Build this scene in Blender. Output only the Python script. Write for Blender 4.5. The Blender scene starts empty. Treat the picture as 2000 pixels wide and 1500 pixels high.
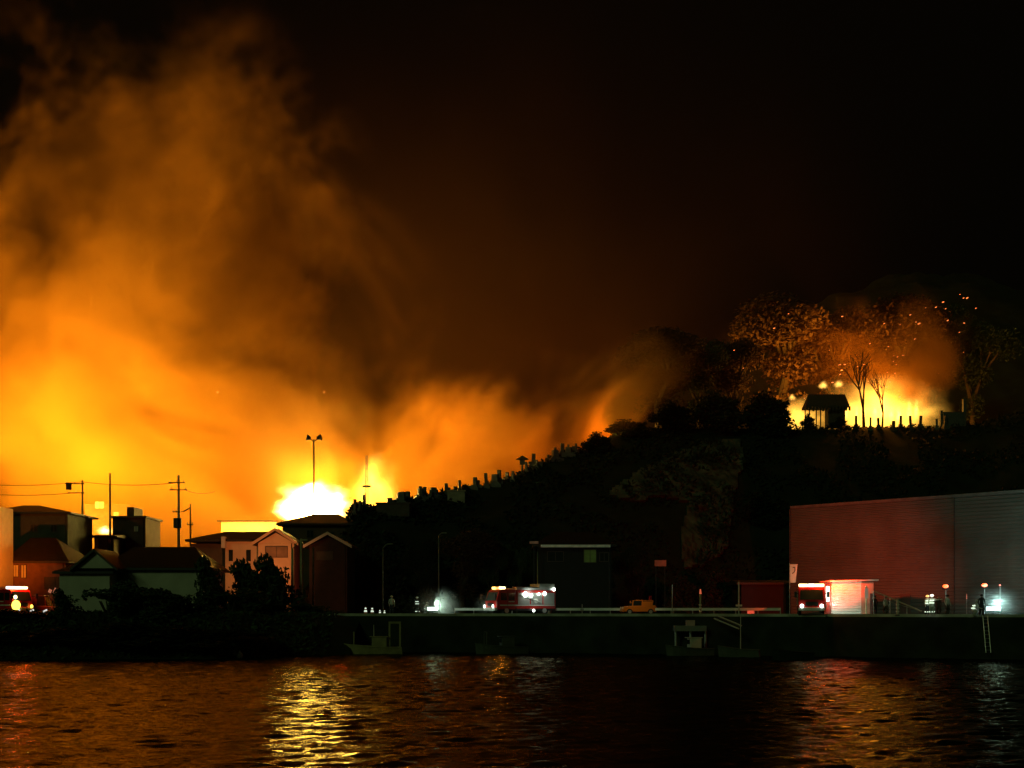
import bpy, bmesh, math, random
from mathutils import Vector, Matrix, noise
R=math.radians
random.seed(7)
sc=bpy.context.scene
COL=sc.collection
# ------------------------------------------------------------------ camera, world, light
F=2400.0; ZC=4.2; HY=1190.0; ZR=3.65
def at(px,py,Y): return Vector(((px-1000)/F*Y, Y, ZC+(HY-py)/F*Y))
cam=bpy.data.objects.new('camera',bpy.data.cameras.new('camera')); COL.objects.link(cam); sc.camera=cam
cam.location=(0,0,ZC); cam.rotation_euler=(math.pi/2,0,0)
cam.data.lens=43.2; cam.data.sensor_width=36; cam.data.shift_y=(HY-750)/2000; cam.data.clip_end=4000
w=bpy.data.worlds.new('World'); sc.world=w; w.use_nodes=True
w.node_tree.nodes['Background'].inputs[0].default_value=(.35,.6,.35,1)
w.node_tree.nodes['Background'].inputs[1].default_value=.0012
vs=sc.view_settings; vs.view_transform='Standard'; vs.look='None'; vs.exposure=0; vs.gamma=1
sc.cycles.volume_bounces=0; sc.cycles.volume_step_rate=1.0; sc.cycles.max_bounces=6
sc.cycles.sample_clamp_indirect=25
s_=bpy.data.lights.new('camera_side_fill','SUN'); s_.energy=.15; s_.color=(.62,1,.36); s_.angle=R(12)  # added greenish fill from behind the camera, no moon is seen
so=bpy.data.objects.new('camera_side_fill',s_); COL.objects.link(so); so.rotation_euler=(R(68),0,R(-28))
def lamp(name,p,power,col,r):
    l=bpy.data.lights.new(name,'POINT'); l.energy=power; l.color=col; l.shadow_soft_size=r
    o=bpy.data.objects.new(name,l); o.location=p; COL.objects.link(o); return o
def spot(name,p,q,power,col,ang=120,r=.12):
    l=bpy.data.lights.new(name,'SPOT'); l.energy=power; l.color=col; l.shadow_soft_size=r; l.spot_size=R(ang); l.spot_blend=1 if ang<100 else .5
    o=bpy.data.objects.new(name,l); o.location=p; o.rotation_euler=(Vector(q)-Vector(p)).to_track_quat('-Z','Y').to_euler(); COL.objects.link(o); return o
FY=(1,.5,.04); FC=(1,.31,.015); K=1000
for (px,py,Y,e,r,c) in [(-130,760,196,75,20,FC),(-30,880,194,150,12,FY),(70,810,203,100,16,FY),(160,920,198,100,10,FY),(330,890,200,90,12,FY),
    (440,950,198,36,8,FC),(612,962,190,40,2,(1,.55,.1)),(735,950,198,60,3,FY),(880,850,206,34,10,FC),(1150,852,220,28,2,FC),
    (1730,795,222,48,5,FC),(1560,812,222,13,2,FC)]:
    p_=at(px,py,Y); spot('fire_light',p_,p_+Vector((.15 if px<500 else 0,1,.35)),e*K,c,176,r)
# ------------------------------------------------------------------ helpers
class MB:
    def __init__(s): s.v=[]; s.f=[]
    def add(s,vs,fs):
        k=len(s.v); s.v+= [Vector(v) for v in vs]; s.f+=[[i+k for i in f] for f in fs]; return s
    def box(s,a,b):
        x0,y0,z0=a; x1,y1,z1=b
        return s.add([(x0,y0,z0),(x1,y0,z0),(x1,y1,z0),(x0,y1,z0),(x0,y0,z1),(x1,y0,z1),(x1,y1,z1),(x0,y1,z1)],
            [(3,2,1,0),(4,5,6,7),(0,1,5,4),(1,2,6,5),(2,3,7,6),(3,0,4,7)])
    def cbox(s,c,d,rz=0,ry=0):
        m=Matrix.Rotation(rz,4,'Z')@Matrix.Rotation(ry,4,'Y'); t=MB().box([-x/2 for x in d],[x/2 for x in d])
        return s.add([m@v+Vector(c) for v in t.v],t.f)
    def tube(s,p,q,r0,r1=None,n=8):
        r1=r0 if r1 is None else r1; p=Vector(p); q=Vector(q); d=(q-p).normalized()
        u=d.orthogonal().normalized(); w_=d.cross(u); vs=[]
        for c,r in ((p,r0),(q,r1)):
            for i in range(n):
                a=2*math.pi*i/n; vs.append(c+u*math.cos(a)*r+w_*math.sin(a)*r)
        return s.add(vs,[(i,(i+1)%n,n+(i+1)%n,n+i) for i in range(n)]+[tuple(range(n-1,-1,-1)),tuple(range(n,2*n))])
    def path(s,pts,r,n=6):
        for a,b in zip(pts,pts[1:]): s.tube(a,b,r,r,n)
        return s
    def prism(s,prof,y0,y1):   # profile in x,z extruded along y
        n=len(prof)
        return s.add([(x,y0,z) for x,z in prof]+[(x,y1,z) for x,z in prof],
            [(i,(i+1)%n,n+(i+1)%n,n+i) for i in range(n)]+[tuple(range(n-1,-1,-1)),tuple(range(n,2*n))])
    def ball(s,c,r,n=10,m=6,sx=1,sy=1,sz=1):
        vs=[];fs=[];c=Vector(c)
        for j in range(1,m):
            t=math.pi*j/m
            for i in range(n):
                a=2*math.pi*i/n; vs.append(c+Vector((math.sin(t)*math.cos(a)*r*sx,math.sin(t)*math.sin(a)*r*sy,math.cos(t)*r*sz)))
        for j in range(m-2):
            for i in range(n): fs.append((j*n+i,j*n+(i+1)%n,(j+1)*n+(i+1)%n,(j+1)*n+i))
        k=len(vs); vs.append(c+Vector((0,0,r*sz))); vs.append(c-Vector((0,0,r*sz)))
        for i in range(n): fs.append((k,(i+1)%n,i)); fs.append((k+1,(m-2)*n+i,(m-2)*n+(i+1)%n))
        return s.add(vs,fs)
    def build(s,name,mat,parent=None,world=False,bevel=0,smooth=False):
        me=bpy.data.meshes.new(name)
        off=parent.location if (world and parent) else Vector((0,0,0))
        me.from_pydata([v-off for v in s.v],[],s.f)
        bm=bmesh.new(); bm.from_mesh(me); bmesh.ops.recalc_face_normals(bm,faces=bm.faces)
        if smooth:
            for f in bm.faces: f.smooth=True
        bm.to_mesh(me); bm.free()
        me.materials.append(mat); o=bpy.data.objects.new(name,me); COL.objects.link(o)
        if parent: o.parent=parent
        if bevel:
            b=o.modifiers.new('bevel','BEVEL'); b.width=bevel; b.segments=2; b.limit_method='ANGLE'
        return o
def tag(o,label=None,cat=None,group=None,kind=None):
    if label: o['label']=label
    if cat: o['category']=cat
    if group: o['group']=group
    if kind: o['kind']=kind
    return o
def empty(name,loc,rz=0,label=None,cat=None,group=None):
    o=bpy.data.objects.new(name,None); COL.objects.link(o); o.location=Vector(loc); o.rotation_euler.z=rz
    return tag(o,label,cat,group)
def copy_tree(o,parent=None):
    c=o.copy(); COL.objects.link(c); c.parent=parent
    for ch in [x for x in bpy.data.objects if x.parent==o]: copy_tree(ch,c)
    return c
_mats={}
def mat(name,col,rough=.7,metal=0,var=.25,scale=1.5,bump=0,emit=None,es=0,stretch=(1,1,1)):
    if name in _mats: return _mats[name]
    m=bpy.data.materials.new(name); m.use_nodes=True; nt=m.node_tree; b=nt.nodes['Principled BSDF']
    N=nt.nodes.new; L=nt.links.new
    b.inputs['Roughness'].default_value=rough; b.inputs['Metallic'].default_value=metal
    tc=N('ShaderNodeTexCoord'); mp=N('ShaderNodeMapping'); mp.inputs['Scale'].default_value=stretch
    L(tc.outputs['Object'],mp.inputs[0])
    n=N('ShaderNodeTexNoise'); n.inputs['Scale'].default_value=scale; n.inputs['Detail'].default_value=5; L(mp.outputs[0],n.inputs['Vector'])
    r=N('ShaderNodeValToRGB'); r.color_ramp.elements[0].position=.3; r.color_ramp.elements[1].position=.7
    r.color_ramp.elements[0].color=tuple(c*(1-var) for c in col)+(1,); r.color_ramp.elements[1].color=tuple(min(1,c*(1+var)) for c in col)+(1,)
    L(n.outputs['Fac'],r.inputs[0]); L(r.outputs[0],b.inputs['Base Color'])
    if bump:
        bp=N('ShaderNodeBump'); bp.inputs['Strength'].default_value=bump; bp.inputs['Distance'].default_value=.05; L(n.outputs['Fac'],bp.inputs['Height']); L(bp.outputs[0],b.inputs['Normal'])
    if emit: b.inputs['Emission Color'].default_value=tuple(emit)+(1,); b.inputs['Emission Strength'].default_value=es
    _mats[name]=m; return m
M_conc=mat('concrete',(.32,.31,.28),.85,var=.3,scale=.8,bump=.3)
M_asph=mat('asphalt',(.05,.05,.05),.8,var=.3,scale=2)
M_white=mat('white paint',(.75,.74,.7),.5,var=.08)
M_steel=mat('galvanised steel',(.4,.41,.4),.4,.7,var=.15)
M_dark=mat('dark metal',(.03,.03,.03),.5,.3)
M_black=mat('black rubber',(.015,.015,.015),.8)
M_tile=mat('dark roof tile',(.015,.016,.014),.6,var=.35,scale=2,bump=.4)
M_tileb=mat('brown roof tile',(.03,.018,.013),.7,var=.3,scale=2,bump=.4)
M_glass=mat('window glass',(.02,.025,.025),.08,var=.1)
M_leaf=mat('dark foliage',(.035,.06,.02),.65,var=.55,scale=.6)
M_leafd=mat('deep foliage',(.012,.022,.008),.75,var=.5,scale=.5)
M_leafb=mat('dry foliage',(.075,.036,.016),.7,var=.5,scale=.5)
M_bark=mat('bark',(.06,.045,.03),.9,var=.4,scale=4,bump=.5)
M_earth=mat('earth and grass',(.014,.02,.008),.95,var=.5,scale=.35,bump=.5)
M_rock=mat('pale rock',(.085,.09,.065),.9,var=.75,scale=.28,bump=1)
M_stone=mat('grave stone',(.1,.095,.09),.6,var=.3,scale=3)
M_wood=mat('weathered wood',(.09,.06,.04),.85,var=.3,scale=3,stretch=(1,1,6))
M_plaster=mat('pale plaster',(.5,.48,.4),.85,var=.12,scale=.8)
M_cream=mat('cream render',(.6,.52,.45),.85,var=.12,scale=.7)
M_siding=mat('dark siding',(.07,.05,.04),.75,var=.25,scale=1.2)
M_brown=mat('brown render',(.09,.055,.035),.85,var=.2,scale=.9)
M_red=mat('fire engine red',(.55,.02,.015),.3,var=.08)
M_silver=mat('silver shutter',(.5,.52,.5),.35,.5,var=.1,stretch=(.2,.2,12),scale=3)
M_orange=mat('orange car paint',(.75,.2,.015),.3,var=.05,emit=(1,.25,.01),es=0)
def emis(name,c,s): return mat(name,(.8,.8,.8),.5,emit=c,es=s)
# ------------------------------------------------------------------ terrain
def lerp_tab(t,x):
    if x<=t[0][0]: return t[0][1]
    for (a,b),(c,d) in zip(t,t[1:]):
        if x<=c: return b+(d-b)*(x-a)/(c-a)
    return t[-1][1]
SKY=[(560,1188),(640,1090),(688,988),(740,984),(800,972),(870,958),(950,946),(1000,930),(1050,905),(1100,884),(1150,874),(1200,848),(1280,838),(1400,835),(1500,836),(1700,834),(1850,832),(1920,826),(2000,800),(2200,760)]
RY=[(560,160),(690,166),(900,182),(1050,194),(1240,206),(1500,210),(2200,212)]
BY=[(560,150),(690,150),(1000,152),(1240,160),(1450,166),(2200,170)]
MT=[(1000,1100),(1150,900),(1250,840),(1350,760),(1500,650),(1650,580),(1780,545),(1900,550),(2050,585),(2300,640)]
def hill_z(X,Y):
    p=1000+X/Y*F; yb=lerp_tab(BY,p); yr=lerp_tab(RY,p)
    zr=ZC+(HY-lerp_tab(SKY,p))/F*yr
    n=noise.noise(Vector((X*.12,Y*.12,3)))*1.2+noise.noise(Vector((X*.4,Y*.4,7)))*.45
    if Y<=yb: return ZR-.4
    s=(Y-yb)/(yr-yb)
    if s<1:
        h=ZR-.4+(zr-ZR+.4)*(s**.75); return h+n*min(1,s*4)*max(0,1-s**6)
    ym=345.0; zm=max(zr-6,ZC+(HY-lerp_tab(MT,p))/F*ym)
    t=(Y-yr-32)/(ym-yr-32); t=max(0,min(1,t)); t2=t*t*(3-2*t)
    return zr-.3+(zm-zr+.3)*t2+n*2*t
def hit(px,py,y0=128):
    Y=y0
    while Y<420:
        p=at(px,py,Y)
        if hill_z(p.x,Y)>=p.z: return p
        Y+=.5
    return at(px,py,200)
mb=MB(); XS=[-48+i*1.5 for i in range(150)]; YS=[140+i*1.5 for i in range(60)]+[230+i*4 for i in range(55)]
for Y in YS:
    for X in XS: mb.v.append(Vector((X,Y,hill_z(X,Y))))
nx=len(XS)
for j in range(len(YS)-1):
    for i in range(nx-1): mb.f.append((j*nx+i,j*nx+i+1,(j+1)*nx+i+1,(j+1)*nx+i))
tag(mb.build('hill',M_earth,smooth=True),kind='structure')
# far ground, town ground
EDGE=[(-400,121.5),(-24,121.5),(0,119.5),(20,113),(42,103),(60,95),(90,82)]
def edge_y(X): return lerp_tab(EDGE,X)
mb=MB(); xs=[-600,-300,-100,-60,-24,0,20,42,60,90,600]
for X in xs: mb.v+= [Vector((X,edge_y(X)+14,ZR-.05)),Vector((X,1800,ZR-.05))]
for i in range(len(xs)-1): mb.f.append((2*i,2*i+2,2*i+3,2*i+1))
tag(mb.build('ground',M_earth),kind='structure')
# quay: wall with coping, sheet road on it
mb=MB(); E2=[(x,y) for x,y in EDGE if x>=-24]; E2=[(-26,121.5)]+E2
for (a,ya),(b,yb_) in zip(E2,E2[1:]):
    mb.add([(a,ya-1.2,-2),(b,yb_-1.2,-2),(b,yb_+16,-2),(a,ya+16,-2),(a,ya,ZR-.02),(b,yb_,ZR-.02),(b,yb_+16,ZR-.02),(a,ya+16,ZR-.02)],
        [(4,5,6,7),(0,1,5,4)])
tag(mb.build('quay',mat('quay concrete',(.012,.018,.008),.9,var=.8,scale=.5,bump=.6)),kind='structure')
mb=MB(); E3=[(-420,121.5)]+EDGE[1:]
for (a,ya),(b,yb_) in zip(E3,E3[1:]): mb.add([(a,ya+.5,ZR),(b,yb_+.5,ZR),(b,yb_+15,ZR),(a,ya+15,ZR)],[(0,1,2,3)])
tag(mb.build('road',M_asph),kind='structure')
mb=MB()
for (a,ya),(b,yb_) in zip(E2,E2[1:]):
    mb.add([(a,ya-.02,ZR-.2),(b,yb_-.02,ZR-.2),(b,yb_+.42,ZR-.2),(a,ya+.42,ZR-.2),(a,ya-.02,ZR+.14),(b,yb_-.02,ZR+.14),(b,yb_+.42,ZR+.14),(a,ya+.42,ZR+.14)],
        [(4,5,6,7),(0,1,5,4),(2,3,7,6)])
tag(mb.build('kerb',mat('kerb concrete',(.4,.4,.34),.8,var=.5,scale=.6)),kind='structure')
mb=MB()
for (a,ya),(b,yb_) in zip(E2,E2[1:]):
    n=int((b-a)/1.0)
    mb.add([(a,ya+1.2,ZR+.004),(b,yb_+1.2,ZR+.004),(b,yb_+1.36,ZR+.004),(a,ya+1.36,ZR+.004)],[(0,1,2,3)])
tag(mb.build('road_marking',M_white),kind='structure')
# left bank (vegetated shore)
def bank_top(X): return lerp_tab([(-80,1.0),(-44,1.0),(-30,1.0),(-24,.75),(-20,.35),(-16,.0)],X)
mb=MB(); bx=[-80+i*1.0 for i in range(66)]; by=[98+i*.8 for i in range(32)]
def bank_z(X,Y):
    y0=101.2+.8*math.sin(X*.17)+noise.noise(Vector((X*.3,0,1)))*1.0+max(0,(X+26))*1.1
    t=max(0,min(1,(Y-y0)/9)); return -1.2+(ZR+1.1)*(t**.6)+noise.noise(Vector((X*.5,Y*.5,0)))*.3
for Y in by:
    for X in bx: mb.v.append(Vector((X,Y,bank_z(X,Y)-.05)))
nb=len(bx)
for j in range(len(by)-1):
    for i in range(nb-1): mb.f.append((j*nb+i,j*nb+i+1,(j+1)*nb+i+1,(j+1)*nb+i))
tag(mb.build('bank',M_earth,smooth=True),kind='structure')
# rock face on the hill
poly=[(1185,965),(1240,925),(1310,892),(1380,868),(1445,858),(1452,900),(1436,960),(1425,1010),(1418,1075),(1370,1110),(1335,1108),(1330,1040),(1345,985),(1290,972),(1240,985)]
def inside(x,y):
    c=False
    for (x1,y1),(x2,y2) in zip(poly,poly[1:]+poly[:1]):
        if (y1>y)!=(y2>y) and x<(x2-x1)*(y-y1)/(y2-y1)+x1: c=not c
    return c
mb=MB(); idx={}
st=5
cells=[(i,j) for i in range(1180,1456,st) for j in range(852,1112,st) if inside(i+st/2+6*noise.noise(Vector((i*.05,j*.05,0))),j+st/2+8*noise.noise(Vector((i*.06,j*.06,5))))]
def rv(i,j,k):
    if (i,j,k) not in idx:
        p=hit(i,j,150); q=noise.noise(Vector((p.x*.5,p.z*.5,2)))*.9+abs(noise.noise(Vector((p.x*.16,p.z*.2,9))))*1.6
        p=p+Vector((0,-.5-q if k==0 else 2.0,.3 if k==0 else -1)); idx[(i,j,k)]=len(mb.v); mb.v.append(p)
    return idx[(i,j,k)]
cs=set(cells)
for (i,j) in cells:
    c=[(i,j),(i+st,j),(i+st,j+st),(i,j+st)]
    mb.f.append([rv(a,b,0) for a,b in c])
    for (di,dj),(a,b) in (((0,-st),(0,1)),((st,0),(1,2)),((0,st),(2,3)),((-st,0),(3,0))):
        if (i+di,j+dj) not in cs: mb.f.append([rv(*c[a],0),rv(*c[b],0),rv(*c[b],1),rv(*c[a],1)])
tag(mb.build('rock_face',M_rock),kind='structure')
# water with real waves
def water():
    import numpy as np
    rng=np.random.RandomState(3)
    xs=np.arange(-62,62.01,.3); ys=np.concatenate([np.arange(24,75,.2),np.arange(75,123,.35)])
    X,Y=np.meshgrid(xs,ys); Z=np.zeros_like(X)
    for k in range(70):
        lam=math.exp(rng.uniform(math.log(.5),math.log(1.8))); a=rng.normal(0,.55)+math.pi/2
        kx,ky=math.cos(a)*2*math.pi/lam,math.sin(a)*2*math.pi/lam
        ph=rng.uniform(0,6.28)
        Z+=.0042*lam**.8*np.sin(kx*X+ky*Y+ph+.7*np.sin(.21*X+.13*Y+ph*3))
    me=bpy.data.meshes.new('water'); n,m=X.shape
    V=np.stack([X.ravel(),Y.ravel(),Z.ravel()],1); I=np.arange(n*m).reshape(n,m)
    Fc=np.stack([I[:-1,:-1].ravel(),I[:-1,1:].ravel(),I[1:,1:].ravel(),I[1:,:-1].ravel()],1)
    k=len(V)
    ex=np.array([[-900,24,0],[-62,24,0],[-62,123,0],[-900,123,0],[62,24,0],[900,24,0],[900,123,0],[62,123,0],[-900,-200,0],[900,-200,0],[900,24,0],[-900,24,0]],float)
    faces=Fc.tolist()+[[k,k+1,k+2,k+3],[k+4,k+5,k+6,k+7],[k+8,k+9,k+10,k+11]]
    me.from_pydata(np.concatenate([V,ex]).tolist(),[],faces)
    me.polygons.foreach_set('use_smooth',[True]*len(faces))
    m_=bpy.data.materials.new('harbour water'); m_.use_nodes=True; nt=m_.node_tree; b=nt.nodes['Principled BSDF']
    nt.nodes.remove(b); b=nt.nodes.new('ShaderNodeBsdfGlossy'); b.inputs['Roughness'].default_value=.11; b.inputs['Color'].default_value=(.18,.17,.115,1)
    df=nt.nodes.new('ShaderNodeBsdfDiffuse'); df.inputs['Color'].default_value=(.003,.008,.004,1)
    ad=nt.nodes.new('ShaderNodeAddShader'); nt.links.new(b.outputs[0],ad.inputs[0]); nt.links.new(df.outputs[0],ad.inputs[1]); nt.links.new(ad.outputs[0],nt.nodes['Material Output'].inputs['Surface'])
    tc=nt.nodes.new('ShaderNodeTexCoord'); mp=nt.nodes.new('ShaderNodeMapping'); mp.inputs['Scale'].default_value=(.8,1.5,1)
    no=nt.nodes.new('ShaderNodeTexNoise'); no.inputs['Scale'].default_value=4; no.inputs['Detail'].default_value=4
    bp=nt.nodes.new('ShaderNodeBump'); bp.inputs['Strength'].default_value=.6; bp.inputs['Distance'].default_value=.08
    nt.links.new(tc.outputs['Object'],mp.inputs[0]); nt.links.new(mp.outputs[0],no.inputs['Vector']); nt.links.new(no.outputs['Fac'],bp.inputs['Height']); nt.links.new(bp.outputs[0],b.inputs['Normal'])
    me.materials.append(m_); o=bpy.data.objects.new('water',me); COL.objects.link(o); tag(o,kind='structure')
water()
# ------------------------------------------------------------------ houses
def ZY(py,Y): return ZC+(HY-py)/F*Y
def XY(px,Y): return (px-1000)/F*Y
def roof_mesh(kind,x0,x1,y0,y1,ze,zr,r0,r1,over=.6,th=.22):
    X0,X1,Y0,Y1=x0-over,x1+over,y0-over,y1+over; ym=(y0+y1)/2; mb=MB()
    lo=[(X0,Y0,ze),(X1,Y0,ze),(X1,Y1,ze),(X0,Y1,ze)]; up=[(a,b,c+th) for a,b,c in lo]
    if kind=='front': r=[((r0+r1)/2,Y0,zr),((r0+r1)/2,Y1,zr)]
    else: r=[(X0 if kind=='side' else r0,ym,zr),(X1 if kind=='side' else r1,ym,zr)]
    V=lo+up+r
    Fs=[(3,2,1,0),(0,1,5,4),(1,2,6,5),(2,3,7,6),(3,0,4,7)]
    if kind=='front': Fs+=[(4,8,9,7),(5,6,9,8),(4,5,8),(6,7,9)]
    else: Fs+=[(4,5,9,8),(6,7,8,9),(4,8,7),(5,6,9)]
    mb.add(V,Fs); return mb
def house(name,label,cat,p0,p1,eave,ridge,Y,dep,kind,wm,rm,rr=None,wins=(),base=None,over=.6,wf=None,parts=()):
    x0,x1=XY(p0,Y),XY(p1,Y); ze,zr=ZY(eave,Y),ZY(ridge,Y); y0,y1=Y,Y+dep; zb=ZR-.3 if base is None else base
    t=empty(name,((x0+x1)/2,(y0+y1)/2,zb),0,label,cat)
    MB().box((x0,y0,zb),(x1,y1,ze)).build('wall',wm,t,True)
    if kind:
        r0,r1=(XY(rr[0],Y),XY(rr[1],Y)) if rr else (x0+dep/2,x1-dep/2)
        if kind=='front':
            xm=(r0+r1)/2; h=zr-ze-.25
            MB().add([(x0,y0+.01,ze+.02),(x1,y0+.01,ze+.02),(xm,y0+.01,ze+h),(x0,y0+.2,ze+.02),(x1,y0+.2,ze+.02),(xm,y0+.2,ze+h)],[(0,1,2),(5,4,3),(0,3,4,1),(1,4,5,2),(2,5,3,0)]).build('gable',wm,t,True)
            # two sloping slabs
            o=over
            for sx in (-1,1):
                xe=(x0-o) if sx<0 else (x1+o); zl=ze-.25
                MB().add([(xe,y0-o,zl),(xm,y0-o,zr),(xm,y1+o,zr),(xe,y1+o,zl),(xe,y0-o,zl+.25),(xm,y0-o,zr+.25),(xm,y1+o,zr+.25),(xe,y1+o,zl+.25)],
                    [(3,2,1,0),(4,5,6,7),(0,1,5,4),(1,2,6,5),(2,3,7,6),(3,0,4,7)]).build('roof',rm,t,True)
            # barge boards
            if wf:
                for sx in (-1,1):
                    xe=(x0-o) if sx<0 else (x1+o); zl=ze-.25
                    MB().add([(xe,y0-o-.06,zl-.05),(xm,y0-o-.06,zr-.05),(xm,y0-o-.06,zr+.3),(xe,y0-o-.06,zl+.3),(xe,y0-o-.005,zl-.05),(xm,y0-o-.005,zr-.05),(xm,y0-o-.005,zr+.3),(xe,y0-o-.005,zl+.3)],
                        [(0,1,2,3),(7,6,5,4),(0,4,5,1),(1,5,6,2),(2,6,7,3),(3,7,4,0)]).build('barge_board',wf,t,True)
        else: roof_mesh(kind,x0,x1,y0,y1,ze+.01,zr,r0,r1,over).build('roof',rm,t,True)
    MB().tube((x1-.25,y0-.08,zb),(x1-.25,y0-.08,ze-.02),.05).build('downpipe',M_dark,t,True)
    MB().box((x0+.6,y0-.45,zb+.3),(x0+1.4,y0-.05,zb+.9)).build('air_conditioner',M_steel,t,True)
    for wn in wins:
        a,b,c,d=wn[:4]; gm=wn[4] if len(wn)>4 else M_glass
        xa,xb,za,zb2=XY(a,Y),XY(b,Y),ZY(d,Y),ZY(c,Y)
        g=MB().box((xa,y0-.05,za),(xb,y0+.05,zb2)).build('window',gm,t,True)
        f=MB(); e=.07
        f.box((xa-e,y0-.09,za-e),(xb+e,y0-.003,za-.001)); f.box((xa-e,y0-.09,zb2+.001),(xb+e,y0-.003,zb2+e)); f.box((xa-e,y0-.09,za),(xa-.001,y0-.003,zb2)); f.box((xb+.001,y0-.09,za),(xb+e,y0-.003,zb2))
        f.box(((xa+xb)/2-.03,y0-.08,za+.001),((xa+xb)/2+.03,y0-.052,zb2-.001))
        fo=f.build('frame',M_siding,g); 
        for v in fo.data.vertices: v.co-=t.location
    return t
M_lit=emis('lit window',(1,.42,.1),.5)
house('apartment_block','orange-lit white rendered building cut by the picture edge, behind the fire engine with yellow lamps','building',-170,-22,985,975,133,6.5,None,mat('white render',(.75,.68,.6),.8,var=.08),M_tile,
      wins=[(-60,-40,1010,1040)])
house('dark_house','tall dark two-storey house with a hipped roof, behind the low red-lit house','house',-20,132,1004,981,152,9,'hip',mat('dark render',(.05,.055,.04),.8),M_tile,rr=(18,50),wins=[(60,72,1026,1038),(100,110,1026,1038)])
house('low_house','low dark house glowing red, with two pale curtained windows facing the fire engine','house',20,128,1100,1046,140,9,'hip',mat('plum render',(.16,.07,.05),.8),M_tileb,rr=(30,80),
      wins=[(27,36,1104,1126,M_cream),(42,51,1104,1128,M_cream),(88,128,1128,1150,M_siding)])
house('small_annex','small pale annex with two posts in the gap below the bright flame','outbuilding',184,222,1050,1042,160,5,'side',M_brown,M_tileb,wins=[(188,192,1052,1070,M_cream),(212,217,1052,1070,M_cream)])
house('flat_roof_building','square brown building with a flat roof, between two utility poles','building',220,284,1012,1010,165,7,None,M_brown,M_tile,wins=[(262,270,1028,1038,M_cream)])
# its roof slab, stair tower
t=[o for o in bpy.data.objects if o.name=='flat_roof_building'][0]
MB().box((XY(216,165),164.5,ZY(1012,165)+.003),(XY(287,165),172.5,ZY(1008,165))).build('roof_slab',M_siding,t,True)
MB().box((XY(243,165),166,ZY(1008,165)+.003),(XY(257,165),170,ZY(989,165))).build('stair_tower',M_siding,t,True)
# temple-like house on the shore
th=house('tiled_house','long traditional house with a dark tiled roof and pale plaster walls, among shore bushes','house',212,396,1114,1064,118,8,'hip',M_plaster,M_tile,rr=(236,360))
x0,x1=XY(116,115.6),XY(214,115.6)
MB().box((x0,115.6,ZR-.3),(x1,119,ZY(1121,115.6))).build('wing_wall',M_plaster,th,True)
roof_mesh('hip',x0,x1,115.6,122,ZY(1121,115.6)+.01,ZY(1092,115.6),XY(150,115.6),XY(200,115.6),.5).build('wing_roof',M_tile,th,True)
xa,xb,xm=XY(153,115.6),XY(224,115.6),XY(189,115.6); zl,zt=ZY(1110,115.6),ZY(1078,115.6)
MB().prism([(xa,zl),(xb,zl),(xm,zt)],115.2,121).build('gable',M_plaster,th,True)
for xe in (xa-.5,xb+.5):
    MB().add([(xe,114.7,zl-.3),(xm,114.7,zt+.03),(xm,121,zt+.03),(xe,121,zl-.3),(xe,114.7,zl-.05),(xm,114.7,zt+.3),(xm,121,zt+.3),(xe,121,zl-.05)],[(3,2,1,0),(4,5,6,7),(0,1,5,4),(1,2,6,5),(2,3,7,6),(3,0,4,7)]).build('gable_roof',M_tile,th,True)
# salmon-lit house
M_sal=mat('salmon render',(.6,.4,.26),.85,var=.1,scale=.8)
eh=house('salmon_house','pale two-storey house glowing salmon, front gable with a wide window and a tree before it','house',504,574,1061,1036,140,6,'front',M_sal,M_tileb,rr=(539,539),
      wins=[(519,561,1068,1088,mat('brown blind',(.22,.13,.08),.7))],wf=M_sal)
x0,x1=XY(440,142),XY(504,142)
MB().box((x0,142,ZR-.3),(x1,149,ZY(1056,142))).build('side_wing',M_sal,eh,True)
MB().box((XY(372,143),143,ZR-.3),(x0-.01,149,ZY(1062,143))).build('rear_wing',M_brown,eh,True)
roof_mesh('hip',XY(374,142),XY(512,142),142,150,ZY(1058,142)+.01,ZY(1034,142),XY(425,142),XY(512,142),.6).build('wing_roof',M_tileb,eh,True)
for a,b in ((447,455),(481,490)):
    MB().box((XY(a,142),141.94,ZY(1096,142)),(XY(b,142),142.04,ZY(1074,142))).build('window',M_glass,eh,True)
MB().box((XY(432,141),141,ZY(1070,141)),(XY(439,141),142,ZY(1048,141))).build('chimney',M_cream,eh,True)
house('hipped_house','broad brown house with a shallow hipped roof, directly below the white flare','house',552,682,1026,998,163,11,'hip',M_brown,M_tileb,rr=(600,650),over=.8,wins=[(640,652,1040,1056),(600,612,1036,1050)])
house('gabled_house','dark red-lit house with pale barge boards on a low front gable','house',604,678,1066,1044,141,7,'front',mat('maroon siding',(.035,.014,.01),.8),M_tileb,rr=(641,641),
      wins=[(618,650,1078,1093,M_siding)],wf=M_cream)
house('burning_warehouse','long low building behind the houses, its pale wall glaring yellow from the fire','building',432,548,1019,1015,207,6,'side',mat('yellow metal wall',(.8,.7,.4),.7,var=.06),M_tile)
house('glowing_block','pale multi-storey building half lost in the glow, with bright window openings','building',166,256,985,974,209,8,None,mat('sunlit buff wall',(.16,.09,.03),.8),M_tile,wins=[(186,203,980,993,M_cream),(222,232,1000,1012,M_cream)])  # one even buff base colour
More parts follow.
